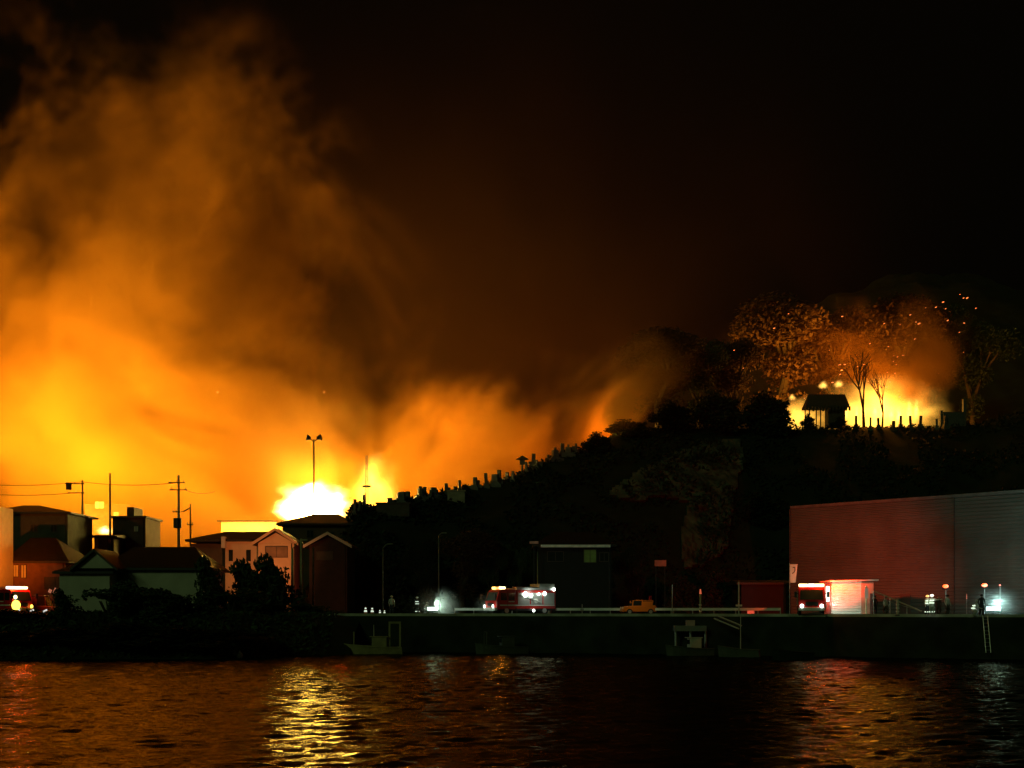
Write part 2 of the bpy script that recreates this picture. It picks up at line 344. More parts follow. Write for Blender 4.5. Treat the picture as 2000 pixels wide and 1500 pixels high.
# house at the foot of the hill
hh=house('dark_shop','dark building under the hill with a long white gutter and a dim green-lit doorway','building',1050,1194,1068,1034,140,9,'hip',mat('near-black siding',(.006,.008,.006),.8),M_tile,rr=(1085,1160),
      wins=[(1141,1164,1074,1098,mat('green glass',(.14,.2,.06),.3,emit=(.15,.3,.05),es=.03)),(1070,1100,1078,1096),(1172,1188,1080,1096)])
MB().box((XY(1056,139.2),139.0,ZY(1069,139.2)),(XY(1192,139.2),139.3,ZY(1064,139.2))).build('gutter',mat('white gutter',(.8,.85,.85),.35),hh,True)
house('red_shed','low dark shed glowing faintly red beside the warehouse corner','shed',1448,1536,1142,1132,140,6,'side',mat('rust shed wall',(.012,.003,.003),.8),M_tile)
# ------------------------------------------------------------------ corrugated warehouse
wr=empty('warehouse',(XY(1545,135),135,ZR),0,'huge windowless warehouse with horizontal corrugated cladding, red-lit at its corner','warehouse')
A=Vector((XY(1545,135),135,0)); B=Vector((XY(2000,116.2),116.2,0)); D=(B-A).normalized(); B2=A+D*52; nrm=Vector((D.y,-D.x,0)); 
if nrm.y>0: nrm=-nrm
mb=MB(); ztop=15.3; z=ZR; pit=.36; k=0; prof=[]
while z<ztop-.01:
    for dz,o in ((0,0),(.35*pit,.0),(.5*pit,.1),(.85*pit,.1)): prof.append((min(z+dz,ztop),o))
    z+=pit
prof.append((ztop,0))
for i,(z,o) in enumerate(prof):
    mb.v.append(A+nrm*o+Vector((0,0,z))); mb.v.append(B2+nrm*o+Vector((0,0,z)))
for i in range(len(prof)-1): mb.f.append((2*i,2*i+1,2*i+3,2*i+2))
mb.build('cladding',mat('grey cladding',(.085,.10,.088),.6,.1,var=.25,scale=.25),wr,True)
bk=-nrm*.12; back=A-nrm*30; back2=B2-nrm*30
mb=MB(); a=A+bk; b=B2+bk
mb.add([(a.x,a.y,ZR-.5),(b.x,b.y,ZR-.5),(back2.x,back2.y,ZR-.5),(back.x,back.y,ZR-.5),(a.x,a.y,ztop),(b.x,b.y,ztop),(back2.x,back2.y,ztop),(back.x,back.y,ztop)],[(0,1,5,4),(1,2,6,5),(2,3,7,6),(3,0,4,7),(4,5,6,7)]).build('wall',M_siding,wr,True)
mb=MB()
for s in (0,1):
    pass
c0=A+nrm*.14; c1=B2+nrm*.14
mb.add([c0+Vector((0,0,ztop-.05)),c1+Vector((0,0,ztop-.05)),c1-nrm*.5+Vector((0,0,ztop-.05)),c0-nrm*.5+Vector((0,0,ztop-.05)),c0+Vector((0,0,ztop+.22)),c1+Vector((0,0,ztop+.22)),c1-nrm*.5+Vector((0,0,ztop+.22)),c0-nrm*.5+Vector((0,0,ztop+.22))],
  [(3,2,1,0),(4,5,6,7),(0,1,5,4),(1,2,6,5),(2,3,7,6),(3,0,4,7)]).build('roof_flashing',mat('dull flashing',(.10,.11,.10),.7),wr,True)
mb=MB(); mb.tube(A+nrm*.2+Vector((0,0,ZR)),A+nrm*.2+Vector((0,0,ztop-.1)),.07).build('downpipe',M_dark,wr,True)
for t_ in (19,31): 
    MB().tube(A+D*t_+nrm*.16+Vector((0,0,ZR)),A+D*t_+nrm*.16+Vector((0,0,ztop-.1)),.05).build('downpipe',M_dark,wr,True)
q0=A+D*13.2+nrm*.1; q1=A+D*14.3+nrm*.1; mb=MB()
mb.add([q0+Vector((0,0,ZR)),q1+Vector((0,0,ZR)),q1+Vector((0,0,ZR+2.1)),q0+Vector((0,0,ZR+2.1)),q0+nrm*.06+Vector((0,0,ZR)),q1+nrm*.06+Vector((0,0,ZR)),q1+nrm*.06+Vector((0,0,ZR+2.1)),q0+nrm*.06+Vector((0,0,ZR+2.1))],[(0,1,2,3),(7,6,5,4),(0,4,5,1),(1,5,6,2),(2,6,7,3),(3,7,4,0)]).build('door',M_siding,wr,True)
# lean-to shed in front
sx0,sx1,sy=XY(1624,112),XY(1706,112),112
ls=empty('roller_shed',((sx0+sx1)/2,sy,ZR),0,'small white corrugated shed lit by floodlight, between fire engine and handrail','shed')
xs=XY(1682,112); zt=ZY(1137,112)
mb=MB(); pr=[]; z=ZR
while z<zt-.05: pr+= [(z,0),(z+.08,0),(z+.12,.05),(z+.2,.05)]; z+=.24
pr.append((zt,0))
for z,o in pr: mb.v+= [Vector((sx0,sy-o,z)),Vector((xs,sy-o,z))]
for i in range(len(pr)-1): mb.f.append((2*i,2*i+1,2*i+3,2*i+2))
mb.build('shutter',mat('white shutter',(.72,.76,.68),.5,var=.08),ls,True)
MB().box((sx0,sy+.08,ZR-.1),(sx1,sy+3,zt)).build('wall',mat('shed wall',(.5,.42,.36),.7),ls,True)
MB().box((xs+.01,sy-.02,ZR),(sx1,sy+.06,zt-.01)).build('side_panel',mat('orange light panel',(.55,.3,.2),.7),ls,True)  # orange lamplight on this section is put into the panel colour
MB().box((xs+.8,sy-.06,ZR),(xs+1.0+.25,sy-.025,ZR+2)).build('door',M_siding,ls,True)
MB().add([(sx0-.3,sy-.6,zt+.02),(sx1+.3,sy-.6,zt+.12),(sx1+.3,sy+3.3,zt+.12),(sx0-.3,sy+3.3,zt+.02),(sx0-.3,sy-.6,zt+.14),(sx1+.3,sy-.6,zt+.24),(sx1+.3,sy+3.3,zt+.24),(sx0-.3,sy+3.3,zt+.14)],[(3,2,1,0),(4,5,6,7),(0,1,5,4),(1,2,6,5),(2,3,7,6),(3,0,4,7)]).build('roof',M_cream,ls,True)
# ------------------------------------------------------------------ foliage
def crown_mesh(name,n,size,seed,lobes,mat_):
    rnd=random.Random(seed); mb=MB()
    for _ in range(n):
        c,r=rnd.choice(lobes); c=Vector(c)
        d=Vector((rnd.gauss(0,1),rnd.gauss(0,1),rnd.gauss(0,1))).normalized()
        p=c+d*r*(rnd.random()**.45)*Vector((1,1,1)).x
        p.z=c.z+(p.z-c.z)*.8
        if noise.noise(p*1.7+Vector((seed,0,0)))>.28: continue
        u=Vector((rnd.gauss(0,1),rnd.gauss(0,1),rnd.gauss(0,1))).normalized(); v=u.orthogonal().normalized(); s=size*rnd.uniform(.5,1.3)
        q=u.cross(v)
        mb.add([p-u*s,p-v*s*.5+q*s*.15,p+u*s,p+v*s*.5+q*s*.15],[(0,1,2,3)])
    me=bpy.data.meshes.new(name); me.from_pydata(mb.v,[],mb.f); me.materials.append(mat_); return me
def tree_proto(seed,leafmat,n=17000,size=.012,bare=False):
    # unit tree: height 1, crown width about .9
    rnd=random.Random(seed); trunk=MB(); tips=[]
    def limb(p,d,l,r,k):
        q=p+d*l; trunk.tube(p,q,r,r*.6,6)
        if k==0: tips.append(q); return
        for i in range(3 if k>1 else 2):
            nd=(d+Vector((rnd.uniform(-1,1),rnd.uniform(-1,1),rnd.uniform(-.15,.7)))*.8).normalized(); limb(q,nd,l*rnd.uniform(.6,.85),r*.6,k-1)
        if k>1: tips.append(q)
    limb(Vector((0,0,-.03)),Vector((rnd.uniform(-.1,.1),0,1)).normalized(),.3,.03,4 if bare else 3)
    lobes=[(tuple(t),rnd.uniform(.09,.17)) for t in tips if t.z>.25]
    cm=None if bare else crown_mesh('crown',n,size,seed,lobes,leafmat)
    tm=bpy.data.meshes.new('trunk'); tm.from_pydata(trunk.v,[],trunk.f); tm.materials.append(M_bark)
    zs=[v.co.z for v in (cm or tm).vertices]; xs_=[abs(v.co.x) for v in (cm or tm).vertices]
    H=max(zs); Wd=sorted(xs_)[int(len(xs_)*.97)]*2
    return cm,tm,H,Wd
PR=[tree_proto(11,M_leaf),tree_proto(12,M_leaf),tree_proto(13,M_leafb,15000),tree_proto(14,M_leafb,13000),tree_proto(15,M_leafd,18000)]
def bush_proto(seed,leafmat):
    rnd=random.Random(seed); lobes=[((rnd.uniform(-.3,.3),rnd.uniform(-.2,.2),.12),.3) for _ in range(4)]+[((rnd.uniform(-.3,.3),rnd.uniform(-.2,.2),rnd.uniform(.3,.72)),rnd.uniform(.14,.28)) for _ in range(8)]
    cm=crown_mesh('crown',4200,.042,seed,lobes,leafmat); tr=MB()
    for a in range(5): tr.tube((0,0,-.05),(rnd.uniform(-.2,.2),rnd.uniform(-.2,.2),.5),.02,.01,5)
    tm=bpy.data.meshes.new('trunk'); tm.from_pydata(tr.v,[],tr.f); tm.materials.append(M_bark)
    zs=[v.co.z for v in cm.vertices]; xx=sorted(abs(v.co.x) for v in cm.vertices); return cm,tm,max(zs),xx[int(len(xx)*.97)]*2
BU=[bush_proto(31,M_leaf),bush_proto(32,M_leaf),bush_proto(33,M_leafd)]
BARE=[tree_proto(21,None,bare=True),tree_proto(22,None,bare=True)]
TR_BU={}
def tree(pr,base,h,wid,label,cat='tree',group=None,name='tree',rz=None):
    cm,tm,H,Wd=pr; t=empty(name,base,0,label,cat,group)
    t.rotation_euler.z=random.uniform(-.5,.5) if rz is None else rz
    t.scale=(wid/Wd,wid/Wd,h/H)
    if cm: c=bpy.data.objects.new('crown',cm); COL.objects.link(c); c.parent=t
    k=bpy.data.objects.new('trunk',tm); COL.objects.link(k); k.parent=t
    return t
def hp(px,Y):   # ground point on the hill at picture column px, distance Y
    X=XY(px,Y); return Vector((X,Y,hill_z(X,Y)-.2))
def py_is_small(top,h): return h<8
def htree(pr,px,top,wpx,Y,label,**kw):
    b=hp(px,Y); h=ZY(top,Y)-b.z; return tree((BU[2] if wpx<=95 and py_is_small(top,h) else PR[pr]) if isinstance(pr,int) else pr,b,h,wpx/F*Y,label,**kw)
G='trees on the burning hilltop'
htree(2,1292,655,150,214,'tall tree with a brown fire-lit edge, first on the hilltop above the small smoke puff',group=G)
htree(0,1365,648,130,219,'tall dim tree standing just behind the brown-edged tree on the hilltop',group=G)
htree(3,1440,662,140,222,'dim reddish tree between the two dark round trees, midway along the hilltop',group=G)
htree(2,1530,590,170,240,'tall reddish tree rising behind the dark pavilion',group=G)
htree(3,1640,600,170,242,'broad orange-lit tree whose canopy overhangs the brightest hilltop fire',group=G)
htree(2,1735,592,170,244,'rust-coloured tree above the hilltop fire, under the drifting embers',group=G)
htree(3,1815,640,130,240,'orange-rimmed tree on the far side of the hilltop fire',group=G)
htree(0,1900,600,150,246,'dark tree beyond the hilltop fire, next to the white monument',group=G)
htree(4,1490,762,95,208,'dark round tree hiding the left side of the hilltop fire',group=G)
htree(4,1310,780,80,207,'small round black tree at the foot of the brown-edged tree',group=G)
htree(4,1395,760,90,208,'black bushy tree in the middle of the hilltop, before the dim reddish tree',group=G)
htree(4,1220,818,80,204,'low dark tree with a ragged crown where the ridge meets the hilltop',group=G)
htree(4,1165,842,56,197,'small wind-bent tree against the orange smoke above the graves',group=G)
htree(BARE[0],1688,690,70,216,'bare burnt tree with forked limbs inside the fire glow',group=G,name='burnt_tree')
htree(BARE[1],1722,720,50,218,'smaller bare burnt tree next to the forked one in the fire glow',group=G,name='burnt_tree')
G='bushes on the shore bank'
def bush(px,top,wpx,Y,label,pr=0,g=G):
    X=XY(px,Y); zb=max(bank_z(X,Y),.2)-.4 if Y<122 else ZR-.2; b=Vector((X,Y,zb)); h=ZY(top,Y)-zb
    t=tree(BU[2 if pr==4 else random.randrange(2)],b,h*1.05,wpx/F*Y*1.15,label,'bush',g,'bush'); return t
for a in [(132,1150,44,111,'small rounded bush in front of the pale house wing'),
  (60,1190,130,110,'low dark bush below the red-lit van'),
  (215,1146,100,111,'dark bush covering the foot of the tiled house below its gable'),
  (285,1134,90,112,'tallest shore bush, in front of the long plaster wall'),
  (355,1150,110,111,'spreading bush below the end of the long plaster wall'),
  (420,1088,60,117,'tall dark bush between the tiled house and the salmon house'),
  (455,1150,100,116,'wide bush below the salmon house side wing'),
  (505,1094,80,121,'leafy tree standing before the salmon house'),
  (548,1084,76,121.5,'taller leafy tree before the wide gable window'),
  (620,1178,90,122,'low bush beside the two street poles')]: bush(*a)
for a in [(30,1232,140,105),(130,1226,150,105),(240,1215,160,105),(350,1222,150,105),(440,1232,130,107)]:
    bush(*a,['waterside thicket below the lit van','waterside thicket below the pale house wing','waterside thicket in the middle of the bank','waterside thicket below the end of the tiled house','waterside thicket at the tip of the bank'][[30,130,240,350,440].index(a[0])],pr=4)
G='trees on the lower slope'
for a in [(2,905,1030,90,150,'brown-leaved bush over the road behind the fire engine'),(0,960,1050,70,149,'leafy tree behind the cab of the fire engine'),(4,830,1050,90,150,'dark tree on the slope above the white floodlight'),
   (0,1010,1060,50,150,'slim dark tree beside the dark shop'),(4,760,1090,80,149,'dark tree behind the slim street lamp'),(4,1240,1060,80,152,'dark tree beside the dark shop under the cliff'),(0,1330,1120,70,152,'dark tree at the foot of the pale cliff'),
   (4,1400,1110,80,150,'dark tree under the cliff, near the small red sign'),(4,720,1040,70,152,'dark tree beside the gabled house on the slope'),(0,1480,960,80,180,'tree on the slope above the warehouse corner')]:
    htree(a[0],a[1],a[2],a[3],a[4],a[5],group=G)
# undergrowth over hill and bank
rnd=random.Random(5); mb=MB()
for _ in range(26000):
    px=rnd.uniform(640,2080); s=rnd.random()
    yb=lerp_tab(BY,px); yr=lerp_tab(RY,px); Y=yb+(yr+8-yb)*s; X=XY(px,Y)
    if noise.noise(Vector((X*.15,Y*.15,1)))<-.15: continue
    p=Vector((X,Y,hill_z(X,Y)+rnd.uniform(0,.5)))
    if inside(1000+p.x/Y*F,HY-(p.z-ZC)/Y*F):
        if rnd.random()<.1: continue
        p+=Vector((0,-2.2,.6))
    u=Vector((rnd.gauss(0,1),rnd.gauss(0,1),rnd.gauss(0,1))).normalized(); v=u.orthogonal().normalized(); sz=rnd.uniform(.2,.55)
    mb.add([p-u*sz,p-v*sz*.5,p+u*sz,p+v*sz*.5],[(0,1,2,3)])
tag(mb.build('undergrowth',M_leafd),'dark low scrub covering the hillside','scrub',kind='stuff')
mb=MB()
for _ in range(9000):
    X=rnd.uniform(-60,-17); Y=rnd.uniform(101,121); z=bank_z(X,Y)
    if z<.05: continue
    p=Vector((X,Y,z+rnd.uniform(0,.3))); u=Vector((rnd.gauss(0,1),rnd.gauss(0,1),abs(rnd.gauss(0,1.5)))).normalized(); v=u.orthogonal().normalized(); sz=rnd.uniform(.12,.4)
    mb.add([p-u*sz,p-v*sz*.4,p+u*sz,p+v*sz*.4],[(0,1,2,3)])
tag(mb.build('grass',M_leaf),'rough dark grass growing on the shore bank','grass',kind='stuff')
# ------------------------------------------------------------------ cemetery
def grave_proto():
    t=empty('gravestone',(0,0,0))
    MB().box((-.45,-.45,-.3),(.45,.45,.18)).build('base',M_stone,t); MB().box((-.3,-.3,.183),(.3,.3,.42)).build('plinth',M_stone,t)
    MB().box((-.18,-.18,.423),(.18,.18,1.3)).build('shaft',M_stone,t,bevel=.03); return t
gp=grave_proto()
ordw=['first','second','third','fourth','fifth','sixth','seventh','eighth','ninth','tenth','eleventh','twelfth','thirteenth','fourteenth','fifteenth','sixteenth','seventeenth','eighteenth','nineteenth','twentieth','twenty-first','twenty-second','twenty-third']
first=[True]
def grave(px,top,wpx,Y,label,g,zb=None):
    o=gp if first[0] else copy_tree(gp); first[0]=False
    X=XY(px,Y); zb=hill_z(X,Y)-.1 if zb is None else zb; h=ZY(top,Y)-zb
    o.location=(X,Y,zb); o.scale=(max(wpx/F*Y/.42,.9),)*2+(max(h,.6)/1.3,); o.rotation_euler=(0,random.uniform(-.07,.07),random.uniform(-.4,.4))
    tag(o,label,'gravestone',g)
RG=[(693,975,5),(703,978,4),(711,966,5),(768,976,6),(797,960,9),(822,950,8),(841,956,6),(853,958,6),(872,944,8),(888,950,5),(898,938,6),(928,932,8),(950,924,7),(962,928,7),(976,918,8),(990,922,7),(1001,920,6),(1042,886,8),(1070,888,5),(1084,874,6),(1097,866,8),(1110,868,5),(1126,866,5)]
rg=random.Random(77)
for k_ in range(17):
    p_=rg.uniform(760,1120); RG.append((round(p_),lerp_tab(SKY,p_)-rg.uniform(4,16),rg.choice((5,6,8,11,13))))
RG.sort()
for i_ in range(23,40): ordw.append(['twenty-fourth','twenty-fifth','twenty-sixth','twenty-seventh','twenty-eighth','twenty-ninth','thirtieth','thirty-first','thirty-second','thirty-third','thirty-fourth','thirty-fifth','thirty-sixth','thirty-seventh','thirty-eighth','thirty-ninth','fortieth'][i_-23])
for i,(px,top,wp_) in enumerate(RG):
    Y=lerp_tab(RY,px)-2+ (i%3)*.8
    grave(px,top,wp_,Y,'grave marker in silhouette on the sloping ridge, %s uphill from the mast'%ordw[i] if i else 'lowest grave marker on the sloping ridge, under the mast','gravestones along the ridge')
HG=[(1532,812,6),(1672,812,4),(1700,815,4),(1716,816,5),(1745,822,6),(1759,812,5),(1779,812,5),(1797,812,6),(1830,818,5),(1846,812,6)]
for i,(px,top,wp_) in enumerate(HG):
    grave(px,top,wp_,209.5+(i%2)*.7,'lone grave marker at the edge of the hilltop fire, before the pavilion' if i==0 else 'grave marker against the hilltop fire, %s along from the pavilion'%ordw[i-1],'gravestones before the hilltop fire')
# retaining terraces
def block(name,label,p0,p1,top,bot,Y,dep,m,cat='wall'):
    t=empty(name,(XY((p0+p1)/2,Y),Y,ZY(bot,Y)),0,label,cat)
    MB().box((XY(p0,Y),Y,ZY(bot,Y)-.5),(XY(p1,Y),Y+dep,ZY(top,Y))).build('wall',m,t,True,bevel=.05)
    MB().box((XY(p0,Y)-.12,Y-.12,ZY(top,Y)+.003),(XY(p1,Y)+.12,Y+dep,ZY(top,Y)+.2)).build('coping',m,t,True)
block('retaining_wall','pale brown retaining block below the graves, under the ridge',874,908,960,992,176,4,mat('pale wall',(.3,.25,.17),.9))
block('retaining_wall','long flat-topped dark terrace wall at the low end of the cemetery ridge',735,800,984,1002,167,4,M_siding)
block('retaining_wall','dim greenish terrace wall high on the slope, below the stone lantern',1046,1090,944,966,186,4,mat('greenish wall',(.1,.13,.09),.9))
block('tomb','squat pale tomb block beneath the stone lantern on the ridge',1034,1060,904,922,192,2,M_stone,'tomb')
# stone lantern, monument, pavilion
b=hp(1020,193); t=empty('stone_lantern',b,0,'stone lantern with a wide flat cap, halfway up the cemetery ridge','lantern')
h=ZY(890,193)-b.z
MB().box((-.5,-.5,0),(.5,.5,.3)).build('base',M_stone,t); MB().tube((0,0,.303),(0,0,h*.55),.2,.16).build('post',M_stone,t)
MB().box((-.4,-.4,h*.553),(.4,.4,h*.8)).build('light_box',M_stone,t); MB().tube((0,0,h*.803),(0,0,h),1.1,.1,6).build('cap',M_stone,t)
pv_=hp(1612,213); Y=213; t=empty('pavilion',pv_,0,'dark open pavilion with a heavy drooping roof, silhouetted against the hilltop fire','pavilion')
zz=ZY(770,Y)-pv_.z; ze=ZY(798,Y)-pv_.z; hw=41/F*Y
mb=MB(); mb.add([(-hw,-2,ze),(hw,-2,ze),(hw,2,ze),(-hw,2,ze),(-hw,-2,ze+.3),(hw,-2,ze+.3),(hw,2,ze+.3),(-hw,2,ze+.3),(-hw+.7,0,zz),(hw-.25,0,zz)],[(3,2,1,0),(0,1,5,4),(1,2,6,5),(2,3,7,6),(3,0,4,7),(4,5,9,8),(6,7,8,9),(4,8,7),(5,6,9)]).build('roof',M_wood,t)
MB().box((.2,-1.2,.9),(hw-.5,1.2,ze-.003)).build('cabin',M_wood,t)
MB().box((-hw+.3,-1.6,-.6),(hw-.4,1.6,.3)).build('floor',M_wood,t)
for x in (-hw+.5,-1.2,hw-.7):
    for y in (-1.5,1.5): MB().tube((x,y,.303),(x,y,ze-.003),.11).build('post',M_wood,t)
mb=MB(); rnd=random.Random(4)
for i in range(14):
    x=-hw+i*hw*2/13; mb.cbox((x,-2.05,ze-.1-rnd.random()*.25),(.35,.1,.5+rnd.random()*.5),0,rnd.uniform(-.3,.3))
mb.build('thatch_fringe',M_wood,t)
for px_,tp_,w_,l_ in ((1578,806,26,'ragged shrub under the drooping end of the pavilion roof'),(1640,812,30,'ragged shrub at the solid side of the pavilion')):
    bb=hp(px_,211); tree(BU[2],bb,ZY(tp_,211)-bb.z,w_/F*211,l_,'shrub','shrubs round the pavilion','shrub')
b=hp(1862,211); t=empty('stone_monument',b,0,'pale stone monument with a low wall ending in a tall post, beyond the hilltop fire','monument')
h=ZY(805,211)-b.z
MB().box((-1.8,-.3,0),(1.6,.3,h)).build('wall',M_stone,t); MB().box((1.62,-.35,0),(2.1,.35,ZY(780,211)-b.z)).build('post',M_stone,t); MB().box((-2.3,-.3,0),(-1.9,.3,h*1.1)).build('end_pillar',M_stone,t)
# ------------------------------------------------------------------ poles and wires
def pole(name,label,cat,px,top,bot,Y,r=.14,arms=(),trans=None,m=M_conc,group=None,zb=None):
    zb=ZY(bot,Y) if zb is None else zb; X=XY(px,Y); t=empty(name,(X,Y,zb),0,label,cat,group); H=ZY(top,Y)-zb
    MB().tube((0,0,-.3),(0,0,H),r,r*.65,10).build('shaft',m,t,smooth=True)
    for (a,b,py) in arms:
        z=ZY(py,Y)-zb; xa,xb=XY(a,Y)-X,XY(b,Y)-X
        MB().box((xa,-.25,z-.06),(xb,-.13,z+.06)).build('cross_arm',M_dark,t)
        for q in range(3):
            xi=xa+(xb-xa)*(.08+.42*q); MB().tube((xi,-.19,z+.063),(xi,-.19,z+.32),.07,.05).build('insulator',M_cream,t)
    if trans:
        tx,ty,ra=trans; z=ZY(ty,Y)-zb; x=XY(tx,Y)-X
        MB().tube((x,-.3,z-ra),(x,-.3,z+ra),ra*.8,ra*.8,12).build('transformer',M_dark,t)
        MB().box((min(0,x),-.32,z+ra*.6),(max(0,x)+.02,-.28,z+ra*.7)).build('bracket',M_dark,t)
    return t
G='utility poles in the burning town'
pole('utility_pole','utility pole with a transformer drum beside its head, rising behind the tall dark house','utility pole',161,938,1075,158,.16,[(128,166,945),(133,166,963)],(136,950,.45),group=G)
pole('utility_pole','plain slender pole with no cross arms, above the bright flame','utility pole',215,924,1075,160,.17,(),None,group=G)
pole('utility_pole','tall utility pole with two cross arms and a big drum transformer','utility pole',349,928,1080,150,.19,[(330,362,943),(332,366,957),(338,352,1000)],(348,1022,.6),group=G)
t=pole('utility_pole','shorter pole with a bent side arm, beside the transformer pole','utility pole',372,984,1080,152,.12,[(366,378,1025)],group=G)
MB().path([Vector((0,0,ZY(992,152)-t.location.z)),Vector((-.9,0,ZY(1000,152)-t.location.z))],.05).build('side_arm',M_dark,t)
def wire(label,pts,sag=.35,r=.035):
    P=[at(*p) for p in pts]; mb=MB(); L=[]
    for a,b in zip(P,P[1:]):
        for i in range(10):
            s=i/10; q=a.lerp(b,s); q.z-=4*sag*s*(1-s); L.append(q)
    L.append(P[-1]); o=MB().path(L,r,5).build('power_line',M_black); tag(o,label,'power line','power lines over the town')
wire('upper power line running from the picture edge past the drum pole to the transformer pole',[(-60,944,156),(160,941,157.7),(346,943,149.7)])
wire('lower power line running from the picture edge to the pole behind the dark house',[(-60,962,158),(150,962,157.7)])
wire('power line leaving the transformer pole toward the smoke beside it',[(362,957,149.6),(420,960,170)])
wire('power line sloping down from the transformer pole to the shorter pole',[(352,1000,149.6),(371,990,151.8)],.1)
# siren pole
t=pole('siren_pole','tall pole with two horn loudspeakers on top, before the white flare','siren pole',613,858,1000,172,.16,(),None,M_steel,zb=ZR)
z=ZY(856,172)-ZR
for sx in (-1,1):
    MB().path([Vector((0,0,z-.5)),Vector((sx*.55,0,z-.05))],.07).build('bracket',M_dark,t)
    MB().tube((sx*.45,0,z),(sx*1.0,-.15,z+.12),.2,.45,12).build('horn',M_dark,t)
# lattice mast
t=empty('lattice_mast',(XY(716,178),178,ZY(992,178)-3),0,'slim pale radio mast standing in yellow smoke at the low end of the ridge','mast')
b0=ZY(992,178)-3; H=ZY(890,178)-b0; mb=MB()
for a in range(3):
    x,y=.28*math.cos(a*2.09),.28*math.sin(a*2.09); mb.tube((x,y,0),(x*.5,y*.5,H),.055,.05,5)
zq=0;k=0
while zq<H-.6:
    a0,a1=k%3*2.09,(k+1)%3*2.09; f0,f1=1-.5*zq/H,1-.5*(zq+.6)/H
    mb.tube((.28*f0*math.cos(a0),.28*f0*math.sin(a0),zq),(.28*f1*math.cos(a1),.28*f1*math.sin(a1),zq+.6),.03,.03,4); zq+=.6;k+=1
mb.build('lattice',mat('lilac white paint',(.7,.6,.75),.5),t); MB().box((-.6,-.1,ZY(952,178)-b0),(.6,.1,ZY(950,178)-b0+.15)).build('cross_arm',M_steel,t)
# street lamps (unlit)
def street_lamp(px,top,Y,label,arm=(.9,.35),r=.09,m=M_steel):
    X=XY(px,Y); H=ZY(top,Y)-ZR; t=empty('street_lamp',(X,Y,ZR),0,label,'street lamp','unlit street lamps by the quay')
    MB().tube((0,0,0),(0,0,H),r,r*.7,8).build('post',m,t,smooth=True)
    MB().path([Vector((0,0,H)),Vector((arm[0]*.5,0,H+arm[1]*.7)),Vector((arm[0],0,H+arm[1]))],.05).build('arm',m,t)
    MB().cbox((arm[0]+.2,0,H+arm[1]),(.6,.22,.12)).build('lamp_head',m,t)
M_gp=mat('green grey pole',(.36,.36,.2),.6)
street_lamp(571,1072,124,'pale unlit street lamp with an arm curving over, before the salmon house',(1.0,.9),.17,M_gp)
pole('utility_pole','pale green bare concrete pole right beside the curved street lamp','utility pole',588,1052,1195,125,.16,(),None,M_gp,zb=ZR)
pole('utility_pole','dim bare pole before the gabled house, red-lit','utility pole',612,1068,1195,127,.13,(),None,mat('dim pole',(.16,.12,.08),.7),zb=ZR)
street_lamp(748,1070,125,'thin unlit street lamp beside the person in white',(.5,.4),.07,mat('dim steel',(.14,.14,.11),.6))
street_lamp(857,1046,140,'very faint pole-mounted lamp on the slope behind the floodlight',(.4,.3),.09,mat('dim steel',(.14,.14,.11),.6))
pole('flag_pole','thin green-tinged pole rising behind the rear of the fire engine','pole',1050,1078,1195,128,.05,(),None,mat('green pole',(.12,.2,.12),.6),zb=ZR)
